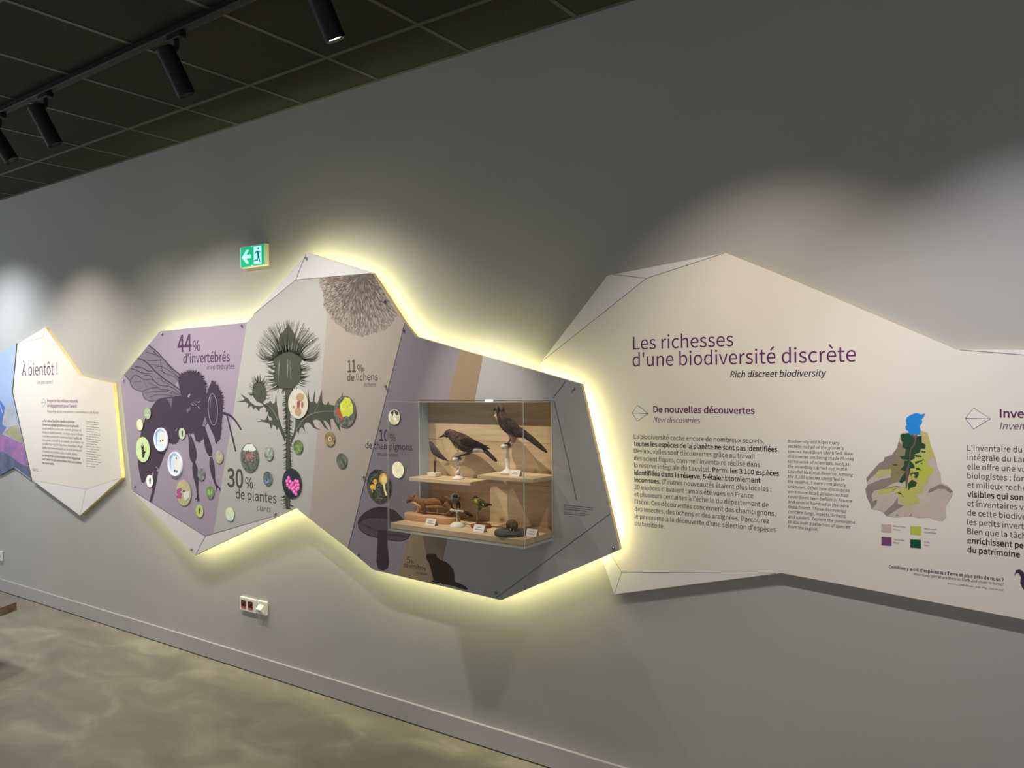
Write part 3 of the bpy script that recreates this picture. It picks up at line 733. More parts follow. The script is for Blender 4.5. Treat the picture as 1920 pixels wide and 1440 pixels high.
poly(bm, a((445, 860), (460, 838), (510, 835), (550, 838), (562, 872), (600, 905), (650, 920), (700, 960), (735, 1010), (746, 1080), (746, 1130), (800, 1150), (860, 1180), (888, 1208), (870, 1220), (800, 1203), (740, 1180), (680, 1168), (620, 1163), (596, 1140), (575, 1152), (560, 1150), (515, 1138), (490, 1130), (525, 1118), (510, 1060), (490, 970), (470, 920), (450, 900)), y)
obj('marmot_print', bm, mat('marmot_ink', (70, 50, 34), rough=.55), mainp)

# --- screws
bolt_m = mat('bolt_steel', (176, 174, 176), rough=.35, metal=.85)
for px, py in ((305, 626), (454, 610.5), (232.5, 713), (576, 484), (360, 1030), (253.5, 912), (517.5, 963), (723.5, 723.5), (682.5, 894), (757, 618.5), (672, 1040), (722, 565), (1076, 728.5), (1151, 1027), (929.5, 1111.5)):
    q = at(px, py, YP); bm = NB()
    disc_y(bm, q.x, q.z, .0068, YP - .012, YP - .0005, n=16); bevel(bm, .0018, 1); obj('screw_cap', bm, bolt_m, mainp)

# --- backlit round photographs on the main panel
RIM = mat('disc_rim', (150, 150, 140), rough=.4)
DISCS = [  # cx, cy, height px, colour a, colour b, noise scale, emission, motif
    (276.3, 775, 22, (176, 196, 130), (140, 164, 100), 40, .12, 'bar'), (262, 796.5, 21.5, (236, 232, 190), (214, 214, 130), 30, .25, ''), (267.7, 843, 47.5, (190, 218, 110), (206, 228, 140), 14, .22, 'beetle'),
    (341, 813, 21, (206, 214, 164), (180, 190, 140), 30, .15, 'fly'), (280.6, 902, 23.4, (244, 244, 238), (232, 232, 220), 20, .3, 'ant'), (344, 924, 48, (206, 190, 128), (180, 166, 100), 14, .08, 'butterfly'),
    (377, 889, 23.5, (150, 154, 140), (84, 92, 84), 40, .06, ''), (393.6, 923, 24, (132, 160, 92), (92, 122, 66), 40, .08, 'leaf'), (374, 958, 24, (206, 216, 120), (178, 196, 96), 30, .15, 'bug'),
    (410.7, 857, 24, (196, 184, 138), (166, 152, 112), 40, .1, ''), (467.5, 858, 54, (120, 130, 96), (62, 70, 58), 40, .06, 'bush'), (504, 850.6, 25.6, (190, 200, 180), (98, 112, 84), 50, .1, ''),
    (501.6, 897, 26.5, (120, 140, 120), (72, 88, 84), 50, .06, 'bluebell'), (431, 964, 26, (206, 220, 178), (226, 234, 206), 30, .22, ''), (558.7, 757, 56, (222, 218, 194), (206, 202, 176), 10, .16, 'flower'),
    (646.4, 771.6, 58.8, (136, 138, 128), (84, 86, 80), 60, .05, 'lichen'), (558.6, 837.7, 26.4, (150, 170, 84), (84, 100, 54), 60, .05, ''), (618, 823, 28, (150, 120, 66), (184, 160, 96), 40, .06, 'eye'),
    (640.4, 864, 28, (130, 136, 112), (72, 78, 60), 50, .05, ''), (547, 906, 55.6, (40, 48, 58), (30, 34, 44), 16, .05, 'orchid'), (710, 911, 62, (92, 96, 78), (38, 42, 36), 60, .08, 'chanterelle'),
    (739, 781.7, 29.6, (238, 230, 206), (190, 170, 130), 50, .6, 'white'), (746, 881, 30.6, (246, 236, 196), (222, 214, 164), 50, .6, ''),
]
MOT = {}
def blob(bm, pts, y, mi): poly(bm, pts, y, mi)
def ell(bm, cx, cy, rx, ry, y, mi, n=14):
    poly(bm, [(cx + rx * math.cos(2 * math.pi * k / n), cy + ry * math.sin(2 * math.pi * k / n)) for k in range(n)], y, mi)
YD0 = YP - 0.0058
for i, (cx, cy, h, ca, cb, ns, em_, mo) in enumerate(DISCS):
    q = at(cx, cy, YD0); r = (at(cx, cy - h / 2, YD0).z - at(cx, cy + h / 2, YD0).z) / 2
    bm = NB(); disc_y(bm, q.x, q.z, r, YD0, YP - .0016, n=48, mi=0, smi=1)
    mm = mat('photo_%d' % i, ca, rough=.25, spec=.4, emit=em_, rgb2=cb, nscale=ns)
    ob = obj('photo_disc', bm, [mm, RIM], mainp)
    bm = NB(); y = YD0 - .0006; mats = None; R = random.Random(i)
    k = h / 2; kx = k * .6
    def em(n, c, e=.15): return mat('motif_' + n, c, rough=.4, emit=e)
    if mo == 'beetle':
        mats = [em('beetle', (74, 54, 46), .03), em('beetle_pale', (196, 190, 180), .1)]
        for dy in (-6, -1, 4, 9): ell(bm, cx + dy * .12, cy + dy, 2.6, 3.6, y, 0)
        ell(bm, cx - 1, cy - 9, 1.6, 4, y - .0002, 1); ell(bm, cx + .6, cy + 13, 2, 2.6, y, 0); ell(bm, cx + 3, cy + 5, 2.4, 2.2, y, 0)
    elif mo in ('fly', 'ant', 'bug'):
        mats = [em('insect', (70, 72, 70), .02)]; ell(bm, cx + .6, cy - 2, 1.5, 4.2, y, 0); ell(bm, cx + .8, cy + 3.4, 1.0, 2.0, y, 0)
    elif mo == 'bar': mats = [em('caption', (232, 236, 200), .2)]; poly(bm, [(cx - 5, cy + 2.6), (cx + 5, cy + 2.2), (cx + 5, cy + 3.8), (cx - 5, cy + 4.2)], y, 0)
    elif mo == 'butterfly':
        mats = [em('pink_bloom', (190, 72, 140), .08), em('white_wing', (222, 226, 214), .12), em('butterfly_body', (96, 92, 76), .02)]
        for _ in range(14): ell(bm, cx - 8 + R.uniform(-3, 3), cy + R.uniform(-8, 9), 2.2, 3, y - .00005 * _, 0)
        poly(bm, [(cx, cy - 2), (cx + 11, cy - 3), (cx + 10, cy + 8), (cx + 3, cy + 16), (cx, cy + 8)], y - .001, 1); ell(bm, cx + .5, cy - 3, 2, 2, y - .0012, 2)
    elif mo == 'leaf': mats = [em('leaf', (160, 190, 120), .12)]; ell(bm, cx - 2, cy, 2.2, 6, y, 0); ell(bm, cx + 3, cy - 1, 1.6, 5, y, 0)
    elif mo == 'bush':
        mats = [em('pink_spray', (196, 130, 130), .06), em('pale_sky', (226, 232, 214), .2)]
        poly(bm, [(cx - 13, cy - 14), (cx - 6, cy - 25), (cx + 5, cy - 25.5), (cx + 13, cy - 15), (cx + 6, cy - 11), (cx - 4, cy - 12)], y, 1)
        for _ in range(60): ell(bm, cx + R.gauss(0, 5.6), cy + R.gauss(-2, 5.5), 1.1, 1.5, y - .0002 - .00002 * _, 0, 6)
    elif mo == 'bluebell':
        mats = [em('blue_petal', (140, 150, 214), .15)]
        for _ in range(10): ell(bm, cx + R.uniform(-4, 4), cy + 4 + R.uniform(-3, 6), 1.3, 2, y - .00003 * _, 0, 8)
    elif mo == 'flower':
        mats = [em('petal_red', (172, 84, 84), .08), em('petal_tan', (196, 160, 116), .08), em('petal_cream', (226, 214, 178), .12)]
        ell(bm, cx + 4, cy - 12, 7.5, 8, y, 1); poly(bm, [(cx - 2, cy - 4), (cx + 4, cy - 6), (cx + 3, cy + 8), (cx - 2, cy + 9)], y - .0003, 0)
        ell(bm, cx - 6, cy + 10, 5, 6, y - .0002, 2); ell(bm, cx, cy + 15, 6, 8, y - .0004, 1); ell(bm, cx + 8, cy + 2, 2, 6, y - .0002, 0); ell(bm, cx - 8, cy + 6, 2.4, 3, y - .0005, 1)
    elif mo == 'lichen':
        mats = [em('lichen_lime', (214, 222, 74), .2), em('lichen_rust', (190, 96, 54), .08), em('lichen_speck', (150, 156, 50), .03)]
        poly(bm, [(cx - 9, cy - 14), (cx + 1, cy - 27), (cx + 9, cy - 25), (cx + 15, cy - 12), (cx + 15, cy + 3), (cx + 8, cy + 10), (cx + 2, cy + 8), (cx - 5, cy + 12), (cx - 8, cy - 2)], y, 0)
        poly(bm, [(cx - 16, cy - 8), (cx - 10, cy - 6), (cx - 6, cy + 4), (cx - 2, cy + 14), (cx - 6, cy + 17), (cx - 13, cy + 8), (cx - 16, cy)], y - .0002, 1)
        for _ in range(40): ell(bm, cx + R.uniform(-7, 13), cy + R.uniform(-20, 6), .5, .6, y - .0005, 2, 5)
        poly(bm, [(cx - 11, cy + 21), (cx + 11, cy + 21), (cx + 11, cy + 22), (cx - 11, cy + 22)], y, 2)
    elif mo == 'eye': mats = [em('eye_white', (214, 206, 180), .1), em('eye_dark', (88, 80, 84), .02)]; ell(bm, cx + .5, cy, 3.2, 5, y, 0); ell(bm, cx + .8, cy, 1.4, 2.2, y - .0003, 1)
    elif mo == 'orchid':
        mats = [em('orchid_pink', (238, 92, 178), .25), em('orchid_pale', (250, 170, 214), .3)]
        for dx, dy in ((-9, -4), (-6, -10), (-3, -3), (-8, 3), (-1, 4), (2, 0), (4, 8), (8, 4), (11, -3), (7, -4), (12, 3), (9, 12), (4, 16), (8, 20), (12, 9), (-4, 8), (1, 11)):
            ell(bm, cx + dx, cy + dy, 2.9, 3.8, y - .00004 * (dx + 12), 0); ell(bm, cx + dx - .3, cy + dy - .6, 1.4, 1.7, y - .002, 1, 8)
    elif mo == 'chanterelle':
        mats = [em('cap_orange', (236, 176, 66), .2), em('stalk_pale', (240, 220, 150), .25), em('grass_blade', (150, 154, 124), .05)]
        for _ in range(26):
            x0, y0 = cx + R.uniform(-14, 12), cy + R.uniform(-22, 24); stroke(bm, [(x0, y0), (x0 + R.uniform(-8, 8), y0 + R.uniform(-9, 9))], .6, y, 2, curve=False)
        ell(bm, cx - 12, cy + 2, 4.2, 5.2, y - .0003, 0); ell(bm, cx - 6.5, cy - 7.5, 3.8, 5.4, y - .0004, 0); stroke(bm, [(cx - 6.5, cy - 4), (cx - 7.5, cy + 8)], 2, y - .0002, 0, curve=False); stroke(bm, [(cx - 12, cy + 5), (cx - 12, cy + 12)], 2, y - .0002, 0, curve=False)
        ell(bm, cx + 9, cy - 13, 8, 11.5, y - .0003, 0); ell(bm, cx + 10, cy - 12, 5, 8, y - .0005, 1); stroke(bm, [(cx + 9, cy - 12), (cx + 11, cy + 6), (cx + 15, cy + 18)], [4.5, 3.4, 4], y - .0007, 1)
        poly(bm, [(cx - 4, cy + 22), (cx + 9, cy + 23), (cx + 9, cy + 24), (cx - 4, cy + 23)], y - .0007, 2)
    elif mo == 'white': mats = [em('dark_patch', (92, 80, 60), .02), em('white_patch', (250, 250, 240), .4)]; poly(bm, [(cx - 7, cy - 8), (cx, cy - 13.5), (cx + 7, cy - 10), (cx + 9, cy - 4), (cx + 4, cy - 3), (cx - 3, cy - 2)], y, 0); poly(bm, [(cx, cy - 12), (cx + 3, cy - 3), (cx - 2, cy - 2)], y - .0003, 1)
    if mats: obj('picture', bm, mats, ob)
    else: bm.free()

# petri dish viewers: shallow white-rimmed dishes set in the panel
for cx, cy, h, lb in ((302, 824, 44, 0), (328.6, 870, 45, 1)):
    q = at(cx, cy, YD0); r = (at(cx, cy - h / 2, YD0).z - at(cx, cy + h / 2, YD0).z) / 2
    bm = NB(); disc_y(bm, q.x, q.z, r * .95, YP - .004, YP - .002, n=48)
    ob = obj('petri_dish', bm, mat('dish_floor', (206, 222, 232), rough=.3, emit=.3), mainp)
    bm = NB(); n = 48
    prof = [(r * .93, YP - .004), (r * .93, YP - .013), (r, YP - .013), (r, YP - .002)]
    RR = [[bm.verts.new((q.x + rr * math.cos(2 * math.pi * k / n), yy, q.z + rr * math.sin(2 * math.pi * k / n))) for k in range(n)] for rr, yy in prof]
    for i in range(3):
        for k in range(n): bm.faces.new((RR[i][k], RR[i][(k + 1) % n], RR[i + 1][(k + 1) % n], RR[i + 1][k]))
    bmesh.ops.recalc_face_normals(bm, faces=bm.faces)
    obj('dish_rim', bm, mat('dish_rim', (240, 242, 248), rough=.25, emit=.35), ob)
    bm = NB(); y = YP - .0046
    poly(bm, [(cx - 2, cy - 12), (cx + 8, cy - 14), (cx + 10.5, cy), (cx + 7, cy + 14), (cx - 1, cy + 10)], y, 0)
    for dx, dy in ((-1, 3), (3, 1.5)) if not lb else ((-1, 13), (3, 14), (2, -11)): ell(bm, cx + dx, cy + dy, 1.3, 2.0, y - .0003, 1)
    poly(bm, [(cx - 10, cy - 15), (cx - 8, cy - 17), (cx - 8.5, cy + 17), (cx - 10, cy + 15)], y, 2)
    obj('specimen_card', bm, [mat('specimen_paper', (232, 230, 220), rough=.5, emit=.3), mat('specimen_speck', (110, 92, 66)), mat('dish_shade_blue', (176, 190, 222), rough=.4, emit=.15)], ob)

# ------------------------------------------------------------------ large cream text panel (right)
YR = -0.024
GP = at(1500, 850, YR)
rp_ = empty('information_panel', Vector((GP.x, 0, GP.z)), 'large cream panel headed Les richesses d’une biodiversité discrète, running off the right edge', 'panel', 'faceted information panels')
RP = [(1013.4, 680.5), (1139, 517), (1150, 514.5), (1360, 474), (1480, 522), (1793, 655.5), (1925, 656), (2110, 640), (2200, 900), (2090, 1195), (1920, 1161.7), (1600, 1100), (1465, 1074.5), (1152, 1114.5), (1129, 1047), (1080, 800), (1019, 699)]
bm = NB(); prism(bm, xz(RP, YR), [], YR, -0.0005, 0, 1); obj('board', bm, [pale, ply], rp_)
y = YR - .0003; g = Pix(1000, 440, 4)
for fp in (g((55, 962), (555, 308), (590, 300), (848, 327)), g((590, 300), (1440, 138), (848, 327)), [(1825, 656), (1925, 656.2), (1925, 666)], [(1129, 1047), (1145, 1040), (1165.5, 1073), (1152, 1114)], [(1165.5, 1073), (1455, 1075), (1152.5, 1114)]):
    bm = NB(); poly(bm, fp, y); obj('facet_print', bm, facet, rp_)
y -= .00012; bm = NB()
for l in (g((58, 955), (848, 327), (1430, 139)), g((600, 300), (848, 327)), [(1800, 656), (1925, 666), (2090, 680)], [(1130, 1015), (1165.5, 1073), (1455, 1075)], [(1165.5, 1073), (1152, 1113)]):
    bm = NB(); stroke(bm, l, 0.9, y, curve=False); obj('fold_line', bm, line_m, rp_)
y -= .00012
bm = NB(); text(bm, 'Les richesses', 1187, 655.5, 1375, y, cap=24, res=6); obj('title_text', bm, ink_purple, rp_); bm = NB(); text(bm, 'd’une biodiversité discrète', 1186, 687, 1605, y, cap=24.5, res=6); obj('title_text', bm, ink_purple, rp_)
bm = NB(); text(bm, 'Rich discreet biodiversity', 1369, 707.5, 1549.5, y, cap=11.5, bold=1, italic=True); obj('subtitle_text', bm, ink_dark, rp_)
bm = NB(); text(bm, 'De nouvelles découvertes', 1225, 773, 1415, y, cap=11.2, bold=2); text(bm, 'New discoveries', 1225, 791.5, 1313, y, cap=10, italic=True, mi=1)
obj('heading_text', bm, [ink_purple, ink_mauve], rp_); bm = NB(); text(bm, 'Inventaire', 1874.7, 782.5, 1920, y, cap=15, bold=2, upto='Inve'); text(bm, 'Inventory', 1874.7, 804.5, 1921, y, cap=12.5, italic=True, mi=1, upto='Inven')
obj('heading_text', bm, [ink_purple, ink_mauve], rp_)
for pts in ([(1185.5, 774.5), (1195, 760), (1215, 775.5), (1195, 790)], [(1810, 784.6), (1825.3, 765), (1857.5, 785.2), (1825.3, 804.3)]):
    bm = NB(); stroke(bm, pts + [pts[0]], 0.9, y, 0, curve=False); stroke(bm, [pts[0], pts[2]], 1.0, y, 0, curve=False); poly(bm, pts, y + .00006, 1); obj('diamond_icon', bm, [ink_dark, facet], rp_)
bm = NB()
for s, bl, r, bo in (('La biodiversité cache encore de nombreux secrets,', 822.5, 1432.5, 0), ('toutes les espèces de la planète ne sont pas identifiées.', 836, 1460, 2), ('Des nouvelles sont découvertes grâce au travail', 849.3, 1415, 0),
        ('des scientifiques, comme l’inventaire réalisé dans', 863, 1424.7, 0), ('la réserve intégrale du Lauvitel.', 876.2, 1331.5, 0), ('identifiées dans la réserve, 5 étaient totalement', 889.8, 1426, 2), ('inconnues.', 903.5, 1238, 2),
        ('20 espèces n’avaient jamais été vues en France', 916.9, 1412.5, 0), ('et plusieurs centaines à l’échelle du département de', 930.4, 1440.8, 0), ('l’Isère. Ces découvertes concernent des champignons,', 944.2, 1454, 0),
        ('des insectes, des lichens et des araignées. Parcourez', 957.8, 1441.7, 0), ('le panorama à la découverte d’une sélection d’espèces', 971.6, 1454.7, 0), ('du territoire.', 985.2, 1245.8, 0)):
    text(bm, s, 1188.4 + (bl - 820) * .011, bl, r, y, cap=8.3, bold=bo, mi=0 if bo else 1, res=3)
A5 = at(1188.9, 876.2, y).z
def cont(s, px0, px1, line_px, bold):  # rest of a line, on the same baseline
    z = at(1189, line_px, y).z; lo, hi = 600.0, 1200.0
    for _ in range(40):
        md = (lo + hi) / 2
        if at(px0, md, y).z > z: lo = md
        else: hi = md
    text(bm, s, px0, lo, px1, y, cap=8.5, bold=bold, mi=0 if bold else 1, res=3)
cont('Parmi les 3 100 espèces', 1336, 1460.8, 876.2, 2); cont('D’autres nouveautés étaient plus locales :', 1241.7, 1446, 903.5, 0)
for s, bl, bo in (('L’inventaire du vivant', 844.7, 0), ('intégrale du Lauvitel', 862.3, 0), ('elle offre une vue', 879.6, 0), ('biologistes : forêts', 896.8, 0), ('et milieux rocheux', 914, 0), ('visibles qui sont', 931.3, 2), ('et inventaires vont', 948.6, 0),
        ('de cette biodiversité', 966, 0), ('les petits invertébrés', 983.4, 0), ('Bien que la tâche', 1000.7, 0), ('enrichissent peu', 1018, 2), ('du patrimoine', 1035.3, 2)):
    w = len(s) * 6.92 * (1.03 if bo else 1)
    vs, fs = glyphs(s, BOLD[bo], False, 2); ww = max(v[0] for v in vs)
    ref = glyphs('L’inventaire du', 0, False, 2)[0]; k = ww / max(v[0] for v in ref)
    X0 = at(1813.8, bl, y); X1 = at(1916.7, bl, y); dxx = (X1.x - X0.x) * k
    lo, hi = 1813.8, 2600.0
    for _ in range(40):
        md = (lo + hi) / 2
        if at(md, bl, y).x < X0.x + dxx: lo = md
        else: hi = md
    text(bm, s, 1813.8, bl, lo, y, cap=10.4, bold=bo, mi=0 if bo else 1, res=3)
obj('body_text', bm, [ink_dark, mat('body_ink', (74, 68, 64))], rp_)
bm = NB()
for i, (s, r) in enumerate((('Biodiversity still hides many', 1575), ('secrets; not all of the planet’s', 1582), ('species have been identified. New', 1599.6), ('discoveries are being made thanks', 1601), ('to the work of scientists, such as', 1592.6), ('the inventory carried out in the', 1588),
        ('Lauvitel National Reserve. Among', 1599.3), ('the 3,100 species identified in', 1583), ('the reserve, 5 were completely', 1586.4), ('unknown. Other new discoveries', 1593.6), ('were more local: 20 species had', 1590.8), ('never been seen before in France', 1597),
        ('and several hundred in the Isère', 1591.5), ('department. These discoveries', 1586.4), ('concern fungi, insects, lichens,', 1586.7), ('and spiders. Explore the panorama', 1602.8), ('to discover a selection of species', 1594.4), ('from the region.', 1533.6))):
    text(bm, s, 1477 + i * .05, 829.9 + i * 9.42, r, y, cap=5.7, italic=True, res=2)
obj('translation_text', bm, ink_mid, rp_)
# relief map
g = Pix(1600, 740, 6); bm = NB()
poly(bm, g((530, 440), (560, 430), (630, 420), (760, 405), (835, 430), (850, 490), (870, 570), (900, 650), (930, 730), (950, 830), (980, 880), (990, 990), (1060, 1020), (1122, 1090), (1110, 1140), (1060, 1220), (1035, 1270), (1042, 1380), (1000, 1418), (930, 1415), (850, 1380), (730, 1388), (640, 1365), (560, 1372), (480, 1380), (370, 1365), (330, 1320), (270, 1295), (205, 1288), (190, 1230), (150, 1150), (135, 1060), (160, 1015), (145, 940), (200, 870), (290, 770), (340, 745), (350, 705), (430, 680), (490, 600), (510, 520)), y, 0)
y -= .0001
for s in (((510, 520), (490, 600), (430, 680), (350, 707), (340, 745), (290, 770), (145, 940), (150, 990), (200, 930), (300, 860), (430, 850), (560, 870), (590, 840), (600, 600), (540, 560)), ((160, 1015), (135, 1060), (150, 1150), (190, 1230), (205, 1290), (260, 1230), (270, 1180), (215, 1200), (205, 1130), (230, 1080), (330, 1060), (500, 970), (430, 930), (320, 950)),
          ((835, 1110), (860, 1060), (980, 1005), (1060, 1040), (1122, 1090), (1090, 1110), (1030, 1060), (950, 1060), (890, 1090)), ((340, 1330), (450, 1230), (500, 1150), (500, 1230), (570, 1245), (450, 1320), (380, 1365)), ((470, 1370), (500, 1335), (510, 1360)), ((630, 1365), (660, 1335), (655, 1362))): poly(bm, g(*s), y, 1)
y -= .0001
for s in (((760, 405), (835, 430), (870, 570), (915, 705), (860, 712), (830, 780), (900, 840), (880, 890), (840, 930), (850, 980), (790, 1040), (780, 1100), (700, 1120), (745, 1170), (740, 1225), (600, 1250), (520, 1200), (500, 1110), (450, 1120), (560, 1030), (600, 950), (640, 760), (700, 680), (740, 560)), ((240, 910), (280, 850), (420, 835), (430, 880), (330, 920), (260, 932)), ((255, 1100), (330, 1060), (480, 1035), (520, 1060), (380, 1110), (290, 1122))): poly(bm, g(*s), y, 2)
poly(bm, g((530, 450), (545, 560), (500, 620), (480, 680), (430, 780), (400, 830), (350, 860), (300, 890), (420, 890), (420, 1000), (520, 980), (590, 860), (590, 700), (600, 560), (560, 470)), y + .00005, 3)
y -= .0001
for s in (((530, 460), (545, 440), (640, 430), (700, 470), (770, 465), (770, 540), (815, 560), (810, 605), (760, 610), (750, 650), (690, 670), (690, 720), (640, 740), (690, 800), (690, 830), (640, 830), (630, 900), (600, 960), (540, 995), (515, 980), (540, 930), (575, 880), (590, 862), (525, 845), (570, 800), (570, 750), (620, 735), (545, 725), (520, 692), (580, 690), (590, 610), (550, 592), (560, 540), (540, 510)),
          ((615, 1000), (660, 955), (718, 990), (700, 1030), (640, 1050), (620, 1080)), ((695, 830), (730, 820), (768, 855), (720, 845)), ((640, 880), (735, 868), (735, 900), (712, 945), (682, 930), (700, 900), (660, 890), (650, 930)), ((690, 675), (770, 690), (765, 705), (700, 700)), ((760, 630), (815, 640), (805, 655), (770, 648)), ((690, 755), (760, 740), (790, 720), (785, 740), (700, 785)), ((745, 770), (780, 770), (775, 785)),
          ((440, 785), (495, 785), (500, 795), (450, 797)), ((500, 1095), (540, 1110), (550, 1130), (505, 1110)), ((550, 1140), (560, 1135), (565, 1148), (555, 1150))): poly(bm, g(*s), y, 4)
stroke(bm, g((330, 1055), (400, 1050), (470, 1030), (520, 1030)), [.5, .9, .7, .5], y, 4); stroke(bm, g((440, 1090), (480, 1050), (530, 1050)), .6, y, 4)
y -= .0001
poly(bm, g((648, 455), (722, 450), (705, 520), (690, 570), (650, 620), (640, 700), (625, 830), (618, 960), (600, 1060), (590, 1060), (588, 960), (595, 840), (632, 750), (632, 640), (650, 590), (690, 540), (688, 490)), y, 5)
stroke(bm, g((470, 872), (530, 880), (590, 880)), .6, y, 5)
poly(bm, g((640, 460), (620, 412), (590, 390), (585, 360), (600, 340), (590, 290), (602, 255), (650, 225), (710, 205), (760, 222), (806, 210), (795, 245), (765, 275), (776, 300), (765, 330), (740, 350), (758, 405), (750, 450), (690, 442)), y, 6)
obj('relief_map_print', bm, [mat('map_rock', (206, 189, 174), noise=.1, nscale=20), mat('map_rock_shade', (150, 136, 127), noise=.12, nscale=25), mat('map_meadow', (192, 194, 84), rgb2=(196, 186, 128), nscale=14), mat('map_olive', (146, 136, 82), rgb2=(150, 134, 110), nscale=14), mat('map_forest', (42, 76, 48)), mat('map_marsh', (122, 86, 106)), mat('map_lake', (32, 142, 226))], rp_)
y = YR - .0006
g = Pix(1600, 960, 6)
for i, s in enumerate((((315, 135), (428, 142), (430, 232), (315, 226)), ((640, 158), (760, 163), (762, 260), (641, 250)), ((315, 279), (428, 286), (430, 382), (316, 374)), ((641, 307), (760, 314), (762, 410), (642, 400)))):
    bm = NB(); poly(bm, g(*s), y); obj('map_key', bm, [mat('key_rock', (200, 180, 164)), mat('key_meadow', (192, 198, 78)), mat('key_marsh', (122, 74, 112)), mat('key_forest', (22, 84, 54))][i], rp_)
bm = NB()
for s, ax_, by_, ex in (('Milieux rocheux', 450, 166, 585), ('Rocky areas', 450, 204, 525), ('Milieux ouverts', 795, 194, 938), ('Open environments', 795, 234, 930), ('Zones humides', 455, 316, 572), ('Wetland', 455, 352, 512), ('Forêts', 797, 346, 858), ('Forests', 797, 382, 850)):
    (p0, q0), (p1, q1) = g((ax_, by_), (ex, by_)); text(bm, s, p0, q0, p1, y, cap=3.0, res=1)
obj('map_key_text', bm, ink_mid, rp_); bm = NB()
text(bm, 'Combien y a-t-il d’espèces sur Terre et plus près de nous ?', 1666.7, 1065, 1881.7, y, cap=5.6, bold=2, res=2)
obj('question_text', bm, mat('plum_caption_ink', (96, 62, 88)), rp_); bm = NB()
text(bm, 'How many species are there on Earth and closer to home?', 1714, 1078.4, 1881.7, y, cap=5, italic=True, res=2); text(bm, 'Sources : COMB.AMORH - 2023 - PNE - 2021 au 2023', 1776.7, 1095.3, 1881.7, y, cap=3.2, italic=True, res=1)
obj('caption_text', bm, ink_mid, rp_)
bm = NB(); poly(bm, g((1808, 716), (1820, 690), (1828, 655), (1870, 646), (1900, 660), (1925, 690), (1990, 740), (2080, 760), (2200, 740), (2120, 830), (2060, 900), (1990, 920), (1940, 900), (1900, 850), (1878, 800), (1885, 740), (1870, 700), (1848, 684), (1830, 692)), y)
obj('grouse_print', bm, mat('grouse_ink', (72, 46, 70)), rp_)

# ------------------------------------------------------------------ display case
YBK = YP + 0.070; YF = YP - 0.225
DX0, DX1 = RX0 + .0015, RX1 - .0015; DZ0 = RZ0 + .0015; DZ1 = RZ1 - .0015
case = empty('display_case', ((DX0 + DX1) / 2, YBK, DZ0), 'clear acrylic display case with pine back and shelves in the grey board', 'display case')
pine = wood('pine_board', (226, 202, 164), (205, 174, 130)); pine_e = wood('pine_edge', (228, 204, 166), (204, 174, 132), knots=False)
def bxo(name, args, m_, par, bev=0, label=None):
    bm = NB(); box(bm, *args)
    if bev: bevel(bm, bev, 1)
    return obj(name, bm, m_, par, label=label)
T = .0065
bxo('back_panel', (DX0, DX1, YBK, YBK + .012, DZ0, DZ1), pine, case)
dark_in = wood('recess_pine', (216, 188, 146), (194, 162, 118), knots=False)
for zz in (.33, .66):
    bxo('plank_joint', (DX0 + .005, DX1 - .007, YBK - .0004, YBK + .001, DZ0 + (DZ1 - DZ0) * zz, DZ0 + (DZ1 - DZ0) * zz + .0012), mat('joint_brown', (140, 108, 72)), case)
bxo('recess_side', (DX1 - .006, DX1, YP + .001, YBK - .0005, DZ0, DZ1), dark_in, case)
bxo('recess_side', (DX0, DX0 + .004, YP + .001, YBK - .0005, DZ0, DZ1), mat('blue_reflection_panel', (200, 222, 240), rough=.25, spec=.5), case, label='glossy side panel with a pale blue reflection in its colour')  # bluish room reflected in the side glass, put into the panel colour
bxo('recess_top', (DX0 + .0045, DX1 - .0065, YP + .001, YBK - .0005, DZ1 - .008, DZ1), dark_in, case)
zf = at(730.6, 980, YF + .008).z
bxo('floor_board', (DX0 + .0095, DX1 - .0095, YF + .0095, YBK - .0005, zf - .026, zf), [pine], case, .0015)
zs1 = at(765.7, 895, -.171).z; zs2 = at(1001.6, 899, -.238).z
s1 = bxo('shelf', (DX0 + .0045, at(882, 905.6, -.164).x, -.164, YBK - .0005, zs1 - .018, zs1), [pine_e], case, .0015)
s2 = bxo('shelf', (at(895, 891, -.230).x, DX1 - .0065, -.230, YBK - .0005, zs2 - .018, zs2), [pine_e], case, .0015)

# acrylic: clear with fresnel reflection, polished edges slightly milky
AC = bpy.data.materials.new('clear_acrylic'); AC.use_nodes = True; nt = AC.node_tree; nt.nodes.clear(); N = nt.nodes.new
o_ = N('ShaderNodeOutputMaterial'); mx = N('ShaderNodeMixShader'); tr = N('ShaderNodeBsdfTransparent'); gl = N('ShaderNodeBsdfGlossy'); frn = N('ShaderNodeFresnel')
tr.inputs[0].default_value = (.965, .97, .965, 1); gl.inputs['Roughness'].default_value = .02; gl.inputs['Color'].default_value = (.8, .8, .8, 1); frn.inputs[0].default_value = 1.35
geo_ = N('ShaderNodeNewGeometry'); inv = N('ShaderNodeMath'); inv.operation = 'SUBTRACT'; inv.inputs[0].default_value = 1.0
nt.links.new(geo_.outputs['Backfacing'], inv.inputs[1]); mu = N('ShaderNodeMath'); mu.operation = 'MULTIPLY'
nt.links.new(frn.outputs[0], mu.inputs[0]); nt.links.new(inv.outputs[0], mu.inputs[1]); nt.links.new(mu.outputs[0], mx.inputs[0]); nt.links.new(tr.outputs[0], mx.inputs[1]); nt.links.new(gl.outputs[0], mx.inputs[2]); nt.links.new(mx.outputs[0], o_.inputs[0])
AE = bpy.data.materials.new('acrylic_edge'); AE.use_nodes = True; nt = AE.node_tree; b = nt.nodes['Principled BSDF']
b.inputs['Base Color'].default_value = (*lin((232, 234, 222)), 1); b.inputs['Roughness'].default_value = .2; b.inputs['Alpha'].default_value = .5
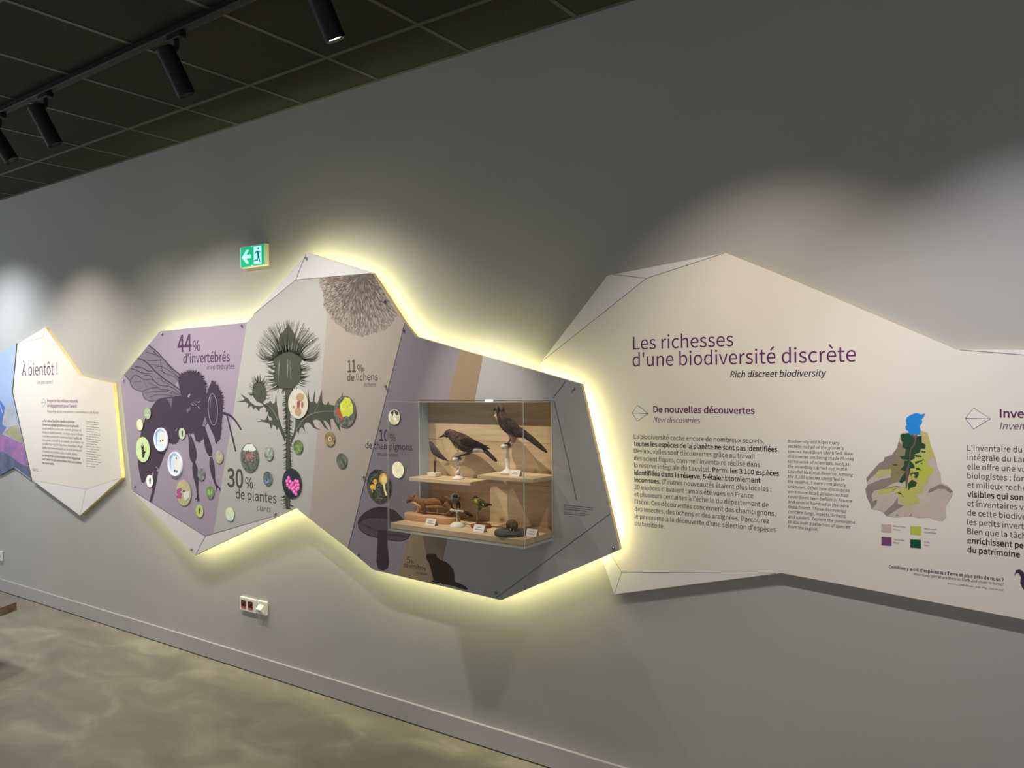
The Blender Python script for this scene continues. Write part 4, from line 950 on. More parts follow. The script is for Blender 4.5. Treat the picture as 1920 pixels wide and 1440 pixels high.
def pane(name, args, thin):
    bm = NB(); box(bm, *args); bmesh.ops.recalc_face_normals(bm, faces=bm.faces)
    for f in bm.faces: f.material_index = 0 if abs(f.normal[thin]) > .9 else 1
    return obj(name, bm, [AC, AE], case)
AZ0 = zf - .026 - .0095; AZ1 = RZ1 - .002; YA = YP - .0016
pane('front_pane', (DX0, DX1, YF, YF + T, AZ0, AZ1), 1)
pane('side_pane', (DX0, DX0 + T, YF + T + .0003, YA, AZ0, AZ1), 0); pane('side_pane', (DX1 - T, DX1, YF + T + .0003, YA, AZ0, AZ1), 0)
pane('top_pane', (DX0 + T + .0003, DX1 - T - .0003, YF + T + .0003, YA, AZ1 - .004, AZ1), 2); pane('bottom_pane', (DX0 + T + .0003, DX1 - T - .0003, YF + T + .0003, YA, AZ0, AZ0 + .0085), 2)

# ------------------------------------------------------------------ mounted animals
white_p = mat('stand_white', (232, 226, 212), rough=.45)
def feathers(name, c1, c2, sc=70, st=(1, 1, 1), thr=None): return mat(name, c1, rough=.8, spec=.1, rgb2=c2, nscale=sc, stretch=st, bump=.5)
PXM = 410.0
def spine(bm, pts, yy, n=16, flatten=1.0, mi=0, dy=None):
    """pts: (px, py, radius px)"""
    loft(bm, [at(p[0], p[1], yy + (dy[i] if dy else 0)) for i, p in enumerate(pts)], [p[2] / PXM for p in pts], [p[2] / PXM * flatten for p in pts], n=n, mi=mi)
def eye_ball(par, px, py, yy, r, m_): 
    q = at(px, py, yy); bm = NB(); bmesh.ops.create_uvsphere(bm, u_segments=10, v_segments=8, radius=r); bmesh.ops.translate(bm, verts=bm.verts, vec=q); obj('eye', bm, m_, par, True)
eye_m = mat('glass_eye', (12, 10, 9), rough=.1, spec=.6)
horn = mat('dark_horn', (34, 29, 26), rough=.35)
def foot_on(par, yy, px, py, legpts, m_, w=1.1):
    bm = NB(); spine(bm, legpts, yy, n=8); obj('leg', bm, m_, par, True)
def toes(bm, q, r, n=3):
    for k in range(n):
        yy = (k - 1) * .008
        c = [q + Vector((math.cos(a) * r, yy, math.sin(a) * r)) for a in (2.6, 2.0, 1.4, .8, .1, -.5)]
        loft(bm, c, [.0022, .0024, .0024, .0024, .002, .001], n=6, sub=2)

# --- nutcracker
YN = -0.092
q = at(861, 893, YN); nut = empty('mounted_bird', Vector((q.x, YN, zs1)), 'speckled brown nutcracker-like bird leaning left on white twisted stand, left shelf', 'stuffed bird', 'mounted birds in the display case')
f_body = feathers('speckled_plumage', (104, 80, 62), (52, 40, 33), 95)
f_body_w = mat('nut_speckle', (158, 138, 114), rough=.8, spec=.1)
bm = NB(); spine(bm, [(833.5, 816, 3.5), (837, 814.5, 6.5), (843, 812.5, 8.6), (851, 818, 11.5), (862, 826, 15.5), (875, 833, 15.6), (888, 837, 12.6), (899, 838, 8.8), (907, 839.5, 5.5)], YN, 20, .85); obj('body', bm, f_body, nut, True)
bm = NB(); spine(bm, [(889, 844, 5), (896, 842.5, 7), (903, 842.5, 5.6), (910, 847, 3.4)], YN, 14, 1.5); obj('undertail', bm, mat('white_plumage', (214, 204, 186), rough=.85), nut, True)
for s in (-1, 1):
    bm = NB(); spine(bm, [(860, 829, 3), (870, 828, 7.2), (884, 831, 7.4), (899, 834.5, 5.2), (910, 839, 3.2), (919, 841.5, .8)], YN + s * .024, 14, .28, dy=[s * .002, s * .008, s * .006, s * -.002, s * -.012, s * -.016]); obj('wing', bm, feathers('dark_wing', (52, 40, 34), (34, 27, 24), 40, (2, 1, 6)), nut, True)
bm = NB(); spine(bm, [(900, 836, 2.2), (908, 836, 1.6), (916, 834.6, .5)], YN, 8, 1.2); obj('wing_tip', bm, MATS['dark_wing'], nut, True)
bm = NB(); spine(bm, [(903, 838, 3.6), (911, 846, 3.6), (921, 855.5, 3.3), (929, 863, 2.6), (931, 865, 1)], YN, 12, 1.5); obj('tail', bm, mat('black_tail', (30, 24, 22), rough=.7), nut, True)
bm = NB(); spine(bm, [(836, 815.5, 3.4), (831, 817, 2.4), (826, 819.3, 1.4), (821.3, 821.2, .4)], YN, 10, .8); obj('beak', bm, horn, nut, True)
R = random.Random(2)
bm = NB()
for _ in range(210):
    t = R.random(); sp = [(845, 812, 8), (851, 818, 11), (858, 826, 13.5), (866, 834, 14.5), (880, 843, 8)]
    i = min(int(t * 4), 3); u = t * 4 - i; px = sp[i][0] + (sp[i + 1][0] - sp[i][0]) * u; py = sp[i][1] + (sp[i + 1][1] - sp[i][1]) * u; rr = sp[i][2] + (sp[i + 1][2] - sp[i][2]) * u
    an = R.uniform(-1.25, 1.25); c = at(px, py, YN); rr = rr / PXM
    p = c + Vector((-.35 * math.sin(an) * rr, -math.cos(an) * rr * .85 + .0002, -math.sin(an) * rr))
    bmesh.ops.create_icosphere(bm, subdivisions=1, radius=.0017, matrix=Matrix.Translation(p) @ Matrix.Diagonal((1.1, .5, 1.3, 1)))
obj('plumage_spots', bm, f_body_w, nut, True)
eye_ball(nut, 841.5, 811.8, YN - .019, .0042, eye_m)
leg_m = mat('dark_leg', (44, 36, 30), rough=.5)
foot_on(nut, YN, 0, 0, [(884, 843, 5.5), (878, 850, 3.4), (871, 852.5, 1.9), (864, 854, 1.7), (859.5, 857, 1.6)], leg_m)
bq = at(858.5, 861, YN)
bm = NB(); toes(bm, bq, .013); obj('foot', bm, leg_m, nut, True)
def perch(par, px, py, yy, r, hl, m_):
    q = at(px, py, yy); bm = NB(); loft(bm, [q + Vector((0, -hl, 0)), q, q + Vector((0, hl, 0))], [r, r * .8, r], n=16, up=Vector((1, 0, 0))); obj('perch', bm, m_, par, True)
perch(nut, 858.5, 861, YN, .0105, .030, white_p)
bm = NB(); zb = zs1; zt = bq.z - .009; n = 26
for tw in (0, math.pi):
    c = []
    for i in range(n):
        t = i / (n - 1); r = .004 + .008 * math.sin(math.pi * t * 2) ** 2 * (1 - .3 * t); a = tw + t * math.pi * 2
        c.append(Vector((bq.x + .001 + math.cos(a) * r, YN + math.sin(a) * r, zb + .010 + (zt - zb - .010) * t)))
    loft(bm, c, [.0062 - .002 * (i / n) for i in range(n)], [.0042] * n, n=10, sub=1)
obj('twisted_post', bm, white_p, nut, True)
bm = NB(); lathe(bm, bq.x + .001, YN, [(.030, zb + .0004), (.030, zb + .004), (.022, zb + .009), (.010, zb + .017), (.005, zb + .026)]); obj('stand_base', bm, white_p, nut, True)

# --- kestrel
YK = -0.115
q = at(951, 885, YK); kes = empty('mounted_bird', Vector((q.x, YK, zs2)), 'tall falcon with rusty back and long grey tail on white turned stand, right shelf', 'stuffed bird', 'mounted birds in the display case')
bm = NB(); spine(bm, [(930.5, 766.5, 4), (933, 765.6, 6.6), (936.5, 768, 8.6), (939, 776, 9.2), (944, 787, 12), (953, 797, 14), (963, 805.5, 12.8), (972, 812, 9), (980, 816, 5)], YK, 20, .85); obj('body', bm, feathers('rusty_plumage', (112, 82, 64), (70, 52, 43), 80), kes, True)
bm = NB(); spine(bm, [(930.8, 763, 3.6), (934.5, 763.4, 7.0), (938, 768.4, 8.4), (940, 774, 6.5)], YK, 16, .92); obj('head', bm, feathers('grey_head', (112, 102, 92), (70, 60, 54), 60), kes, True)
bm = NB(); spine(bm, [(933.5, 772, 4.5), (933, 778, 5), (938, 788, 7), (946, 799, 8), (956, 808, 7), (964, 816, 5)], YK - .006, 16, .8); obj('breast', bm, feathers('buff_breast', (186, 158, 120), (120, 92, 66), 70), kes, True)
for s in (-1, 1):
    bm = NB(); spine(bm, [(940, 781, 4), (948, 788, 8.5), (960, 799, 9.5), (974, 810, 7), (990, 820, 4), (1005, 829, 2.2), (1016, 834.5, .8)], YK + s * .022, 14, .3, dy=[s * .004, s * .010, s * .008, 0, s * -.008, s * -.012, s * -.014]); obj('wing', bm, feathers('rusty_wing', (96, 74, 62), (58, 47, 42), 70), kes, True)
bm = NB(); spine(bm, [(957, 806, 9), (961, 815, 8.5), (963, 823, 6), (962, 829, 3), (961.5, 831, 1)], YK, 14, .8); obj('thigh', bm, feathers('buff_thigh', (190, 168, 128), (160, 136, 100), 50), kes, True)
bm = NB(); spine(bm, [(973, 806, 6), (985, 815, 6), (998, 825, 5.2), (1010, 835, 4.2), (1020, 843.5, 3), (1025.4, 848.5, 1.2)], YK, 14, 1.3); obj('tail', bm, feathers('slate_tail', (76, 70, 68), (52, 48, 48), 20, (3, 1, 8)), kes, True)
bm = NB(); spine(bm, [(931, 766, 3.4), (928, 767.3, 2.6), (926, 769.6, 1.4), (926, 771.4, .4)], YK - .002, 10, .8); obj('beak', bm, horn, kes, True)
bm = NB(); spine(bm, [(934, 766, 1.6), (933.5, 773, 2.2), (933, 779, 1)], YK - .0195, 8, .4); obj('cheek_stripe', bm, horn, kes, True)
bm = NB(); spine(bm, [(929, 777, 1), (928.6, 780, 2.2), (928.8, 783, .8)], YK - .012, 8, .8); obj('throat', bm, mat('pale_throat', (226, 212, 182)), kes, True)
eye_ball(kes, 934.5, 764.5, YK - .021, .0045, eye_m)
foot_on(kes, YK, 0, 0, [(958.5, 822, 3), (955.5, 827, 1.8), (951.5, 832, 1.7), (950.5, 833.5, 1.5)], mat('yellow_brown_leg', (110, 84, 50)))
bq = at(951, 837, YK); bm = NB(); toes(bm, bq, .0135); obj('foot', bm, leg_m, kes, True); perch(kes, 951, 837, YK, .011, .034, white_p)
bm = NB(); z0, z1 = zs2, bq.z - .009; h = z1 - z0
lathe(bm, bq.x + .001, YK, [(.036, z0 + .0004), (.036, z0 + .004), (.030, z0 + .008), (.016, z0 + .016), (.009, z0 + .024), (.011, z0 + .030), (.0075, z0 + .034), (.012, z0 + h * .5), (.0125, z0 + h * .58), (.0085, z0 + h * .76), (.0075, z0 + h * .9), (.009, z1)]); obj('turned_stand', bm, white_p, kes, True)

# --- small grey-brown bird at the left end
YS = -0.070
q = at(814, 889, YS); sm = empty('mounted_bird', Vector((q.x, YS, zs1)), 'small slim grey-brown bird on a thin dark post, left end of shelf', 'stuffed bird', 'mounted birds in the display case')
bm = NB(); spine(bm, [(806.2, 829, 2.4), (808.5, 831, 4), (810.5, 837, 6), (815, 845, 7.6), (822, 852, 6.4), (829, 857.5, 4.2), (836, 861.5, 2)], YS, 16, .85); obj('body', bm, feathers('grey_brown_plumage', (110, 94, 80), (80, 68, 58), 60), sm, True)
bm = NB(); spine(bm, [(805.5, 830.5, 1.4), (803.6, 831.6, .3)], YS, 8, .8); obj('beak', bm, horn, sm, True)
for s in (-1, 1):
    bm = NB(); spine(bm, [(811, 841, 2), (818, 849, 4.6), (828, 856, 3.4), (838, 863, .8)], YS + s * .012, 12, .3, dy=[s * .003, s * .004, 0, s * -.008]); obj('wing', bm, mat('umber_wing', (72, 60, 50), rough=.8), sm, True)
bm = NB(); spine(bm, [(829, 857, 2.6), (836, 862, 2), (840, 864.5, .7)], YS, 10, 1.2); obj('tail', bm, mat('black_tail', (30, 24, 22)), sm, True)
eye_ball(sm, 807.6, 830, YS - .0085, .002, eye_m)
bm = NB(); spine(bm, [(816.8, 856, 1.0), (815.8, 862, 1.0), (815.4, 866, .9)], YS, 8); obj('leg', bm, mat('pale_leg', (150, 130, 104)), sm, True)
bm = NB(); A_ = at(815.5, 864, YS); loft(bm, [Vector((A_.x, YS, A_.z)), Vector((A_.x - .002, YS, (A_.z + zs1) / 2)), Vector((A_.x - .004, YS, zs1 + .016))], [.004, .0034, .005], n=10); obj('post', bm, mat('dark_twig', (58, 44, 32)), sm, True)
bm = NB(); box(bm, A_.x - .034, A_.x + .022, YS - .022, YS + .022, zs1 + .0003, zs1 + .0185); bevel(bm, .002); obj('stand_base', bm, mat('white_block', (226, 216, 198), rough=.6), sm)

# --- stoat
YT = -0.165
q = at(810, 974, YT); sto = empty('mounted_stoat', Vector((q.x, YT, zf)), 'brown and cream stoat walking left on an oval wooden plinth', 'stuffed animal')
zpl = zf + .024
def pl(px, py): return at(px, py, YT)
fur_b = feathers('russet_fur', (150, 112, 74), (124, 88, 56), 60, (1, 1, 3)); cream = feathers('cream_fur', (222, 194, 144), (204, 172, 120), 60)
bm = NB(); spine(bm, [(762.6, 941.8, 1.4), (765, 940, 3.6), (769, 936.2, 6), (774, 935, 6.8), (781, 937.4, 7.2), (788, 941, 8.8), (796, 943, 9), (810, 942, 8.6), (824, 940.5, 9.2), (834, 940.5, 10.6), (842, 943.5, 9.6), (848, 949, 5.6), (851, 952.5, 2.6)], YT, 20, .74); obj('body', bm, fur_b, sto, True)
bm = NB(); spine(bm, [(771, 941, 2.2), (778, 942.5, 5), (786, 946, 6.6), (795, 947.6, 5.6), (808, 946.6, 5.2), (822, 946, 5.2), (832, 947, 4.6), (838, 949, 2)], YT - .0026, 16, .79); obj('belly_fur', bm, cream, sto, True)
bm = NB(); spine(bm, [(812, 934.6, 1), (822, 936, 5.5), (834, 939.5, 9.4), (843, 944.5, 8.6), (849, 951, 4)], YT - .0012, 18, .84); obj('rump_patch', bm, feathers('dark_brown_rump', (96, 68, 42), (70, 48, 30), 60, (1, 1, 3)), sto, True)  # darker brown patch over the hips and rump
for i, (pts, dy, m_) in enumerate((([(790, 945, 5.6), (787, 952, 4.4), (783, 959, 2.8), (778, 963, 1.8), (773, 964.6, 1.3)], .012, cream), ([(793, 944, 6.4), (795, 952, 4.8), (796, 959, 3.1), (794, 963.5, 2), (790, 964.4, 1.4)], -.012, fur_b),
                                   ([(836, 944, 7), (842, 951, 4.8), (845, 957, 2.8), (840, 962.5, 2.2), (833, 964, 1.5)], -.014, fur_b), ([(843, 946, 6), (850, 953, 4), (853, 959, 2.4), (850, 963, 2), (845, 964.4, 1.4)], .014, fur_b))):
    bm = NB(); spine(bm, pts, YT + dy, 12); lg = obj('leg', bm, m_, sto, True)
bm = NB(); spine(bm, [(848, 948, 4), (855, 953.5, 3), (864, 957.5, 2.6), (873, 961.5, 2.6), (876, 963, 2.4)], YT, 12); obj('tail', bm, fur_b, sto, True)
bm = NB(); spine(bm, [(872, 960.8, 2.4), (878, 963.5, 3), (884, 966.5, 2.4), (887.5, 968, .8)], YT, 12); obj('tail_tip', bm, mat('black_tail', (30, 24, 22)), sto, True)
for s in (-1, 1):
    p = at(776.2, 931, YT + s * .008); bm = NB(); bmesh.ops.create_uvsphere(bm, u_segments=10, v_segments=8, radius=.0062, matrix=Matrix.Translation(p) @ Matrix.Diagonal((.5, .8, 1, 1))); obj('ear', bm, fur_b, sto, True)
eye_ball(sto, 768, 935.5, YT - .0085, .0024, eye_m)
p = at(762.8, 941.6, YT); bm = NB(); bmesh.ops.create_uvsphere(bm, u_segments=10, v_segments=8, radius=.0035, matrix=Matrix.Translation(p)); obj('nose', bm, mat('dark_nose', (60, 36, 34)), sto, True)
xa, xb = pl(762.5, 970).x, pl(856, 972).x; bm = NB(); n = 48; cxp = (xa + xb) / 2; hw = (xb - xa) / 2
zpl = at(810, 965.2, YT).z
rgs = []
for sc, z in ((.985, zf + .0004), (1.0, zf + .004), (1.0, zpl - .004), (.985, zpl)):
    rgs.append([bm.verts.new((cxp + hw * sc * (abs(math.cos(a)) ** .6) * (1 if math.cos(a) > 0 else -1), YT + .006 + .052 * sc * (abs(math.sin(a)) ** .6) * (1 if math.sin(a) > 0 else -1), z)) for a in [2 * math.pi * k / n for k in range(n)]])
for i in range(3):
    for k in range(n): bm.faces.new((rgs[i][k], rgs[i][(k + 1) % n], rgs[i + 1][(k + 1) % n], rgs[i + 1][k]))
bm.faces.new(rgs[0]); bm.faces.new(rgs[-1]); bmesh.ops.recalc_face_normals(bm, faces=bm.faces)
obj('plinth', bm, wood('plinth_wood', (210, 168, 128), (192, 148, 108), knots=False), sto, True)

# --- small fluffy grey bird facing out
YG = -0.215
zg = zf
q = at(858, 978, YG); flu = empty('mounted_bird', Vector((q.x, YG, zg)), 'tiny fluffy grey bird facing out on a white T-shaped perch behind the stoat', 'stuffed bird', 'mounted birds in the display case')
c = at(854, 934.5, YG); bm = NB(); bmesh.ops.create_icosphere(bm, subdivisions=4, radius=9.6 / PXM, matrix=Matrix.Translation(c) @ Matrix.Diagonal((1, 1.1, .98, 1)))
R = random.Random(4)
for v in bm.verts: v.co += (v.co - c).normalized() * R.uniform(-.0012, .0014)
obj('body', bm, feathers('grey_fluff', (146, 136, 120), (98, 90, 78), 90), flu, True)
bm = NB(); p = at(853.5, 930, YG - .012); bmesh.ops.create_icosphere(bm, subdivisions=3, radius=.013, matrix=Matrix.Translation(p) @ Matrix.Diagonal((1, .9, .75, 1))); obj('head', bm, mat('dark_cap', (62, 54, 48), rough=.8), flu, True)
bm = NB(); loft(bm, [p + Vector((0, -.010, -.002)), p + Vector((-.002, -.018, -.004))], [.003, .0005], n=8); obj('beak', bm, horn, flu, True)
for s in (-1, 1): eye_ball(flu, 853.5 + s * 3.0, 929.8, YG - .0225, .0018, eye_m)
bm = NB(); spine(bm, [(857, 938, 3.4), (861, 946, 3), (863, 952, 1)], YG + .012, 10, .5); obj('tail', bm, mat('dark_cap', (62, 54, 48)), flu, True)
for dx in (0, 5):
    bm = NB(); spine(bm, [(855 + dx * .6, 942, 1.3), (857 + dx, 948, .9), (856.5 + dx, 955, .9)], YG, 8); obj('leg', bm, leg_m, flu, True)
a0, a1 = at(846.5, 956.3, YG), at(867.5, 956.3, YG); bm = NB(); loft(bm, [Vector((a0.x, YG, a0.z)), Vector(((a0.x + a1.x) / 2, YG, a0.z)), Vector((a1.x, YG, a0.z))], [.0042] * 3, n=12)
bmesh.ops.create_uvsphere(bm, u_segments=14, v_segments=10, radius=.0068, matrix=Matrix.Translation((a0.x, YG, a0.z))); bmesh.ops.create_uvsphere(bm, u_segments=12, v_segments=8, radius=.0048, matrix=Matrix.Translation((a1.x, YG, a0.z))); obj('perch', bm, white_p, flu, True)
pxm = (a0.x + a1.x) / 2; bm = NB(); lathe(bm, pxm, YG, [(.0045, zg + .018), (.004, zg + .03), (.0035, a0.z - .012), (.0065, a0.z - .004)], 14); obj('post', bm, mat('clear_post', (196, 186, 166), rough=.2), flu, True)
bm = NB(); lathe(bm, pxm, YG, [(.034, zg + .0004), (.034, zg + .003), (.030, zg + .011), (.021, zg + .019), (.008, zg + .0225), (.004, zg + .023)]); obj('stand_base', bm, white_p, flu, True)

# --- green finch
YV = -0.17
q = at(900, 982, YV); sis = empty('mounted_bird', Vector((q.x, YV, zf)), 'small green-yellow finch with black cap on a bare twig and round red-brown base', 'stuffed bird', 'mounted birds in the display case')
bm = NB(); spine(bm, [(888.6, 936, 2.6), (892, 937, 4.8), (896, 940, 6.4), (902.5, 944, 7.6), (909, 946, 5.2), (914, 946.5, 3)], YV, 16, .88); obj('body', bm, feathers('olive_plumage', (128, 126, 52), (66, 68, 36), 60), sis, True)
bm = NB(); spine(bm, [(890, 938, 2.4), (893, 940, 3.6), (897, 943, 3.2), (899, 945, 1.2)], YV - .009, 12, .7); obj('breast', bm, mat('yellow_plumage', (176, 178, 64), rough=.8), sis, True)
bm = NB(); spine(bm, [(888.2, 934, 1.6), (891, 932.6, 3), (895, 934, 2.4), (897, 936, .8)], YV, 12, .9); obj('cap', bm, mat('black_tail', (30, 24, 22)), sis, True)
bm = NB(); spine(bm, [(888.4, 935.6, 1.4), (885, 935.4, .3)], YV, 8, .8); obj('beak', bm, horn, sis, True)
for s in (-1, 1):
    bm = NB(); spine(bm, [(897, 941, 1.8), (904, 944.5, 4), (911, 946, 2.6), (917, 946.5, .6)], YV + s * .014, 12, .3, dy=[s * .001, s * .003, 0, s * -.009]); obj('wing', bm, mat('green_black_wing', (52, 54, 34), rough=.8), sis, True)
    bm = NB(); spine(bm, [(904, 945, .6), (905.5, 946.4, 1.6), (907, 948.4, .6)], YV + s * .0192, 8, .3); obj('wing_bar', bm, mat('pale_wing_bar', (206, 200, 150)), sis, True)
bm = NB(); spine(bm, [(910, 945.5, 2.6), (916, 946.2, 2.0), (921, 946.6, 1.4)], YV, 10, 1.3); obj('tail', bm, mat('black_tail', (30, 24, 22)), sis, True)
eye_ball(sis, 890.8, 936, YV - .0105, .0017, eye_m)
for dx in (0, 3):
    bm = NB(); spine(bm, [(899 + dx, 949, 1), (898 + dx * 1.3, 953, .8), (895.8 + dx, 957, .8)], YV, 8); obj('leg', bm, leg_m, sis, True)
pz = at(894.5, 953, YV); bm = NB(); loft(bm, [Vector((pz.x + .004, YV, pz.z)), Vector((pz.x + .001, YV, pz.z - .025)), Vector((pz.x + .003, YV, pz.z - .045)), Vector((pz.x - .001, YV, zf + .012))], [.0042, .0050, .0046, .0058], n=10); loft(bm, [Vector((pz.x + .002, YV, pz.z - .016)), Vector((pz.x + .013, YV, pz.z - .007)), Vector((pz.x + .018, YV, pz.z + .003))], [.003, .0026, .002], n=8); obj('twig', bm, mat('grey_bark', (150, 132, 104), rgb2=(104, 88, 66), nscale=80), sis, True)
bq = at(902, 983, YV); bm = NB(); lathe(bm, bq.x, YV, [(.044, zf + .0004), (.046, zf + .004), (.046, zf + .011), (.043, zf + .0135)]); obj('stand_base', bm, wood('red_brown_base', (150, 84, 52), (122, 62, 38), knots=False), sis, True)

# --- vole on slate disc
YW = -0.235
cc = at(958, 987, YW); vol = empty('mounted_vole', Vector((cc.x, YW, zf)), 'small grey-brown vole crouched on a thick round slate-grey disc', 'stuffed animal')
bm = NB(); rr = (at(984, 992, YW).x - at(933, 992, YW).x) / 2
lathe(bm, cc.x, YW, [(rr * .95, zf + .0004), (rr, zf + .004), (rr, zf + .014), (rr * .93, zf + .020)], 40); obj('slate_disc', bm, mat('slate', (92, 88, 82), rough=.7, noise=.15, nscale=60), vol, True)
zv = zf + .020; xv = cc.x + .004
bm = NB(); loft(bm, [Vector((xv - .030, YW + .012, zv + .014)), Vector((xv - .014, YW + .008, zv + .021)), Vector((xv + .006, YW, zv + .023)), Vector((xv + .020, YW - .010, zv + .017)), Vector((xv + .026, YW - .017, zv + .011)), Vector((xv + .028, YW - .021, zv + .009))], [.010, .0195, .022, .016, .008, .003], [.010, .0195, .022, .016, .008, .003], n=18)
R = random.Random(6)
for v in bm.verts: v.co += Vector((R.uniform(-1, 1), R.uniform(-1, 1), R.uniform(-1, 1))) * .0007
obj('body', bm, feathers('vole_fur', (120, 98, 74), (76, 62, 50), 110), vol, True)
for s in (-1, 1):
    bm = NB(); bmesh.ops.create_uvsphere(bm, u_segments=10, v_segments=8, radius=.006, matrix=Matrix.Translation((xv + .017 + s * .007, YW - .008 + s * .005, zv + .032)) @ Matrix.Diagonal((1, .6, 1, 1))); obj('ear', bm, mat('vole_ear', (104, 82, 66), rough=.8), vol, True)
    bm = NB(); loft(bm, [Vector((xv + .012 + s * .007, YW - .012 + s * .004, zv + .010)), Vector((xv + .018 + s * .007, YW - .022, zv + .003)), Vector((xv + .020 + s * .007, YW - .027, zv + .0022))], [.005, .0028, .0014], n=8); obj('paw', bm, mat('vole_paw', (150, 122, 100)), vol, True)
    bm = NB(); bmesh.ops.create_uvsphere(bm, u_segments=8, v_segments=6, radius=.0022, matrix=Matrix.Translation((xv + .0245 + s * .0055, YW - .0155 + s * .004, zv + .0165))); obj('eye', bm, eye_m, vol, True)
bm = NB(); loft(bm, [Vector((xv - .036, YW + .014, zv + .006)), Vector((xv - .044, YW + .004, zv + .003)), Vector((xv - .040, YW - .012, zv + .003))], [.0028, .0022, .001], n=8); obj('tail', bm, mat('vole_paw', (150, 122, 100)), vol, True)

# --- folded name cards
card_m = mat('card_stock', (238, 226, 214), rough=.6)
def name_card(pxl, pxr, pyb, yy, z, h, label):
    xl = at(pxl, pyb, yy).x; xr = at(pxr, pyb, yy).x; w = xr - xl; d = .030
    t = empty('name_card', Vector(((xl + xr) / 2, yy + d / 2, z)), label, 'card', 'folded name cards in the display case')
    bm = NB(); th = .0009
    prof = [(0, 0), (d / 2, h), (d, 0), (d - .0016, 0), (d / 2, h - .002), (.0016, 0)]
    A = [bm.verts.new((xl, yy + a, z + .0004 + b_)) for a, b_ in prof]; B = [bm.verts.new((xr, yy + a, z + .0004 + b_)) for a, b_ in prof]
    n = len(prof)
    for i in range(n): bm.faces.new((A[i], A[(i + 1) % n], B[(i + 1) % n], B[i]))
    for S in (A, B): bm.faces.new((S[0], S[1], S[4], S[5])); bm.faces.new((S[1], S[2], S[3], S[4]))
    bmesh.ops.recalc_face_normals(bm, faces=bm.faces); obj('folded_card', bm, card_m, t)
    bm = NB()
    for rr, f0, f1 in ((.66, .28, .72), (.36, .18, .82)):
        x = xl + w * f0
        while x < xl + w * f1:
            ww = min(random.uniform(.004, .009), xl + w * f1 - x)
            V = [bm.verts.new((x + dx * ww, yy + (d / 2) * (rr + dz) - .0005, z + .0004 + h * (rr + dz))) for dx, dz in ((0, -.05), (1, -.05), (1, .05), (0, .05))]; bm.faces.new(V); x += ww + .0015
    obj('print_lines', bm, mat('card_ink', (150, 138, 130)), t)
name_card(796.5, 814.5, 981.5, -.262, zf, .030, 'pale pink folded name card in front of the stoat plinth')
name_card(886, 906, 992, -.270, zf, .031, 'pale pink folded name card in front of the green finch')
name_card(985, 1004.5, 996, -.228, zf, .030, 'pale pink folded name card right of the vole, by the case corner')
name_card(954.5, 973, 894.5, -.190, zs2, .026, 'pale pink folded name card at the foot of the falcon stand')

# --- round downlight in the case top
q = at(917, 754.5, -.2)
bm = NB(); lathe(bm, q.x, -.2, [(.016, AZ1 + .0004), (.018, AZ1 + .002), (.018, AZ1 + .006), (.014, AZ1 + .008)], 20)
tag(obj('case_downlight', bm, mat('downlight_glow', (255, 250, 236), emit=1.5)), 'small bright round puck light on top of the display case', 'light')

# ------------------------------------------------------------------ exit sign
ys = -0.034
ex = empty('exit_sign', at(475, 482, 0), 'green illuminated exit sign with white arrow and running man above panel', 'exit sign')
E4 = [(450.8, 465.2), (495, 457), (495.4, 494.8), (452.4, 501)]
pts = xz(E4, ys); X0 = min(p[0] for p in pts); X1 = max(p[0] for p in pts); Z1 = sum(sorted(p[1] for p in pts)[2:]) / 2; Z0 = sum(sorted(p[1] for p in pts)[:2]) / 2
bm = NB(); box(bm, X0 - .004, X1 + .004, ys + .002, -.0005, Z0 - .006, Z1 + .006); bevel(bm, .003); obj('housing', bm, mat('sign_housing', (226, 220, 200), rough=.4), ex)
gm = mat('sign_green', (20, 190, 130), rough=.3, emit=.55); wm = mat('sign_white', (176, 246, 250), rough=.3, emit=.85)
bm = NB(); box(bm, X0, X1, ys, ys + .0025, Z0, Z1); obj('green_face', bm, gm, ex)
w = X1 - X0; h = Z1 - Z0; yy = ys - .0006
def un(*p): return [(X0 + a * w, Z0 + b_ * h) for a, b_ in p]
bm = NB(); flat(bm, un((.06, .48), (.25, .84), (.37, .84), (.25, .58), (.44, .58), (.44, .40), (.25, .40), (.37, .14), (.25, .14)), yy); obj('arrow', bm, wm, ex)
bm = NB(); flat(bm, un((.57, .04), (.89, .04), (.89, .94), (.57, .94)), yy); obj('doorway', bm, wm, ex)
bm = NB(); yy -= .0004
flat(bm, [(X0 + (.765 + .032 * math.cos(t)) * w, Z0 + (.83 + .06 * math.sin(t)) * h) for t in [k * math.pi / 6 for k in range(12)]], yy)
for s in (((.66, .70), (.76, .72), (.80, .66), (.79, .46), (.73, .44), (.70, .62)), ((.66, .70), (.60, .56), (.63, .55), (.70, .66)), ((.79, .66), (.88, .56), (.88, .60), (.81, .70)), ((.73, .48), (.72, .28), (.57, .26), (.57, .20), (.74, .20), (.79, .46)), ((.74, .46), (.81, .12), (.85, .12), (.79, .46))): flat(bm, un(*s), yy)
obj('running_figure', bm, mat('sign_figure', (10, 130, 140), rough=.4, emit=.3), ex)
bm = NB()
for s in (((0, 0), (.012, 0), (.012, 1), (0, 1)), ((.45, .97), (.53, .97), (.53, 1), (.45, 1)), ((.45, 0), (.53, 0), (.53, .03), (.45, .03))): flat(bm, un(*s), ys - .0004)
obj('face_clip', bm, wm, ex)

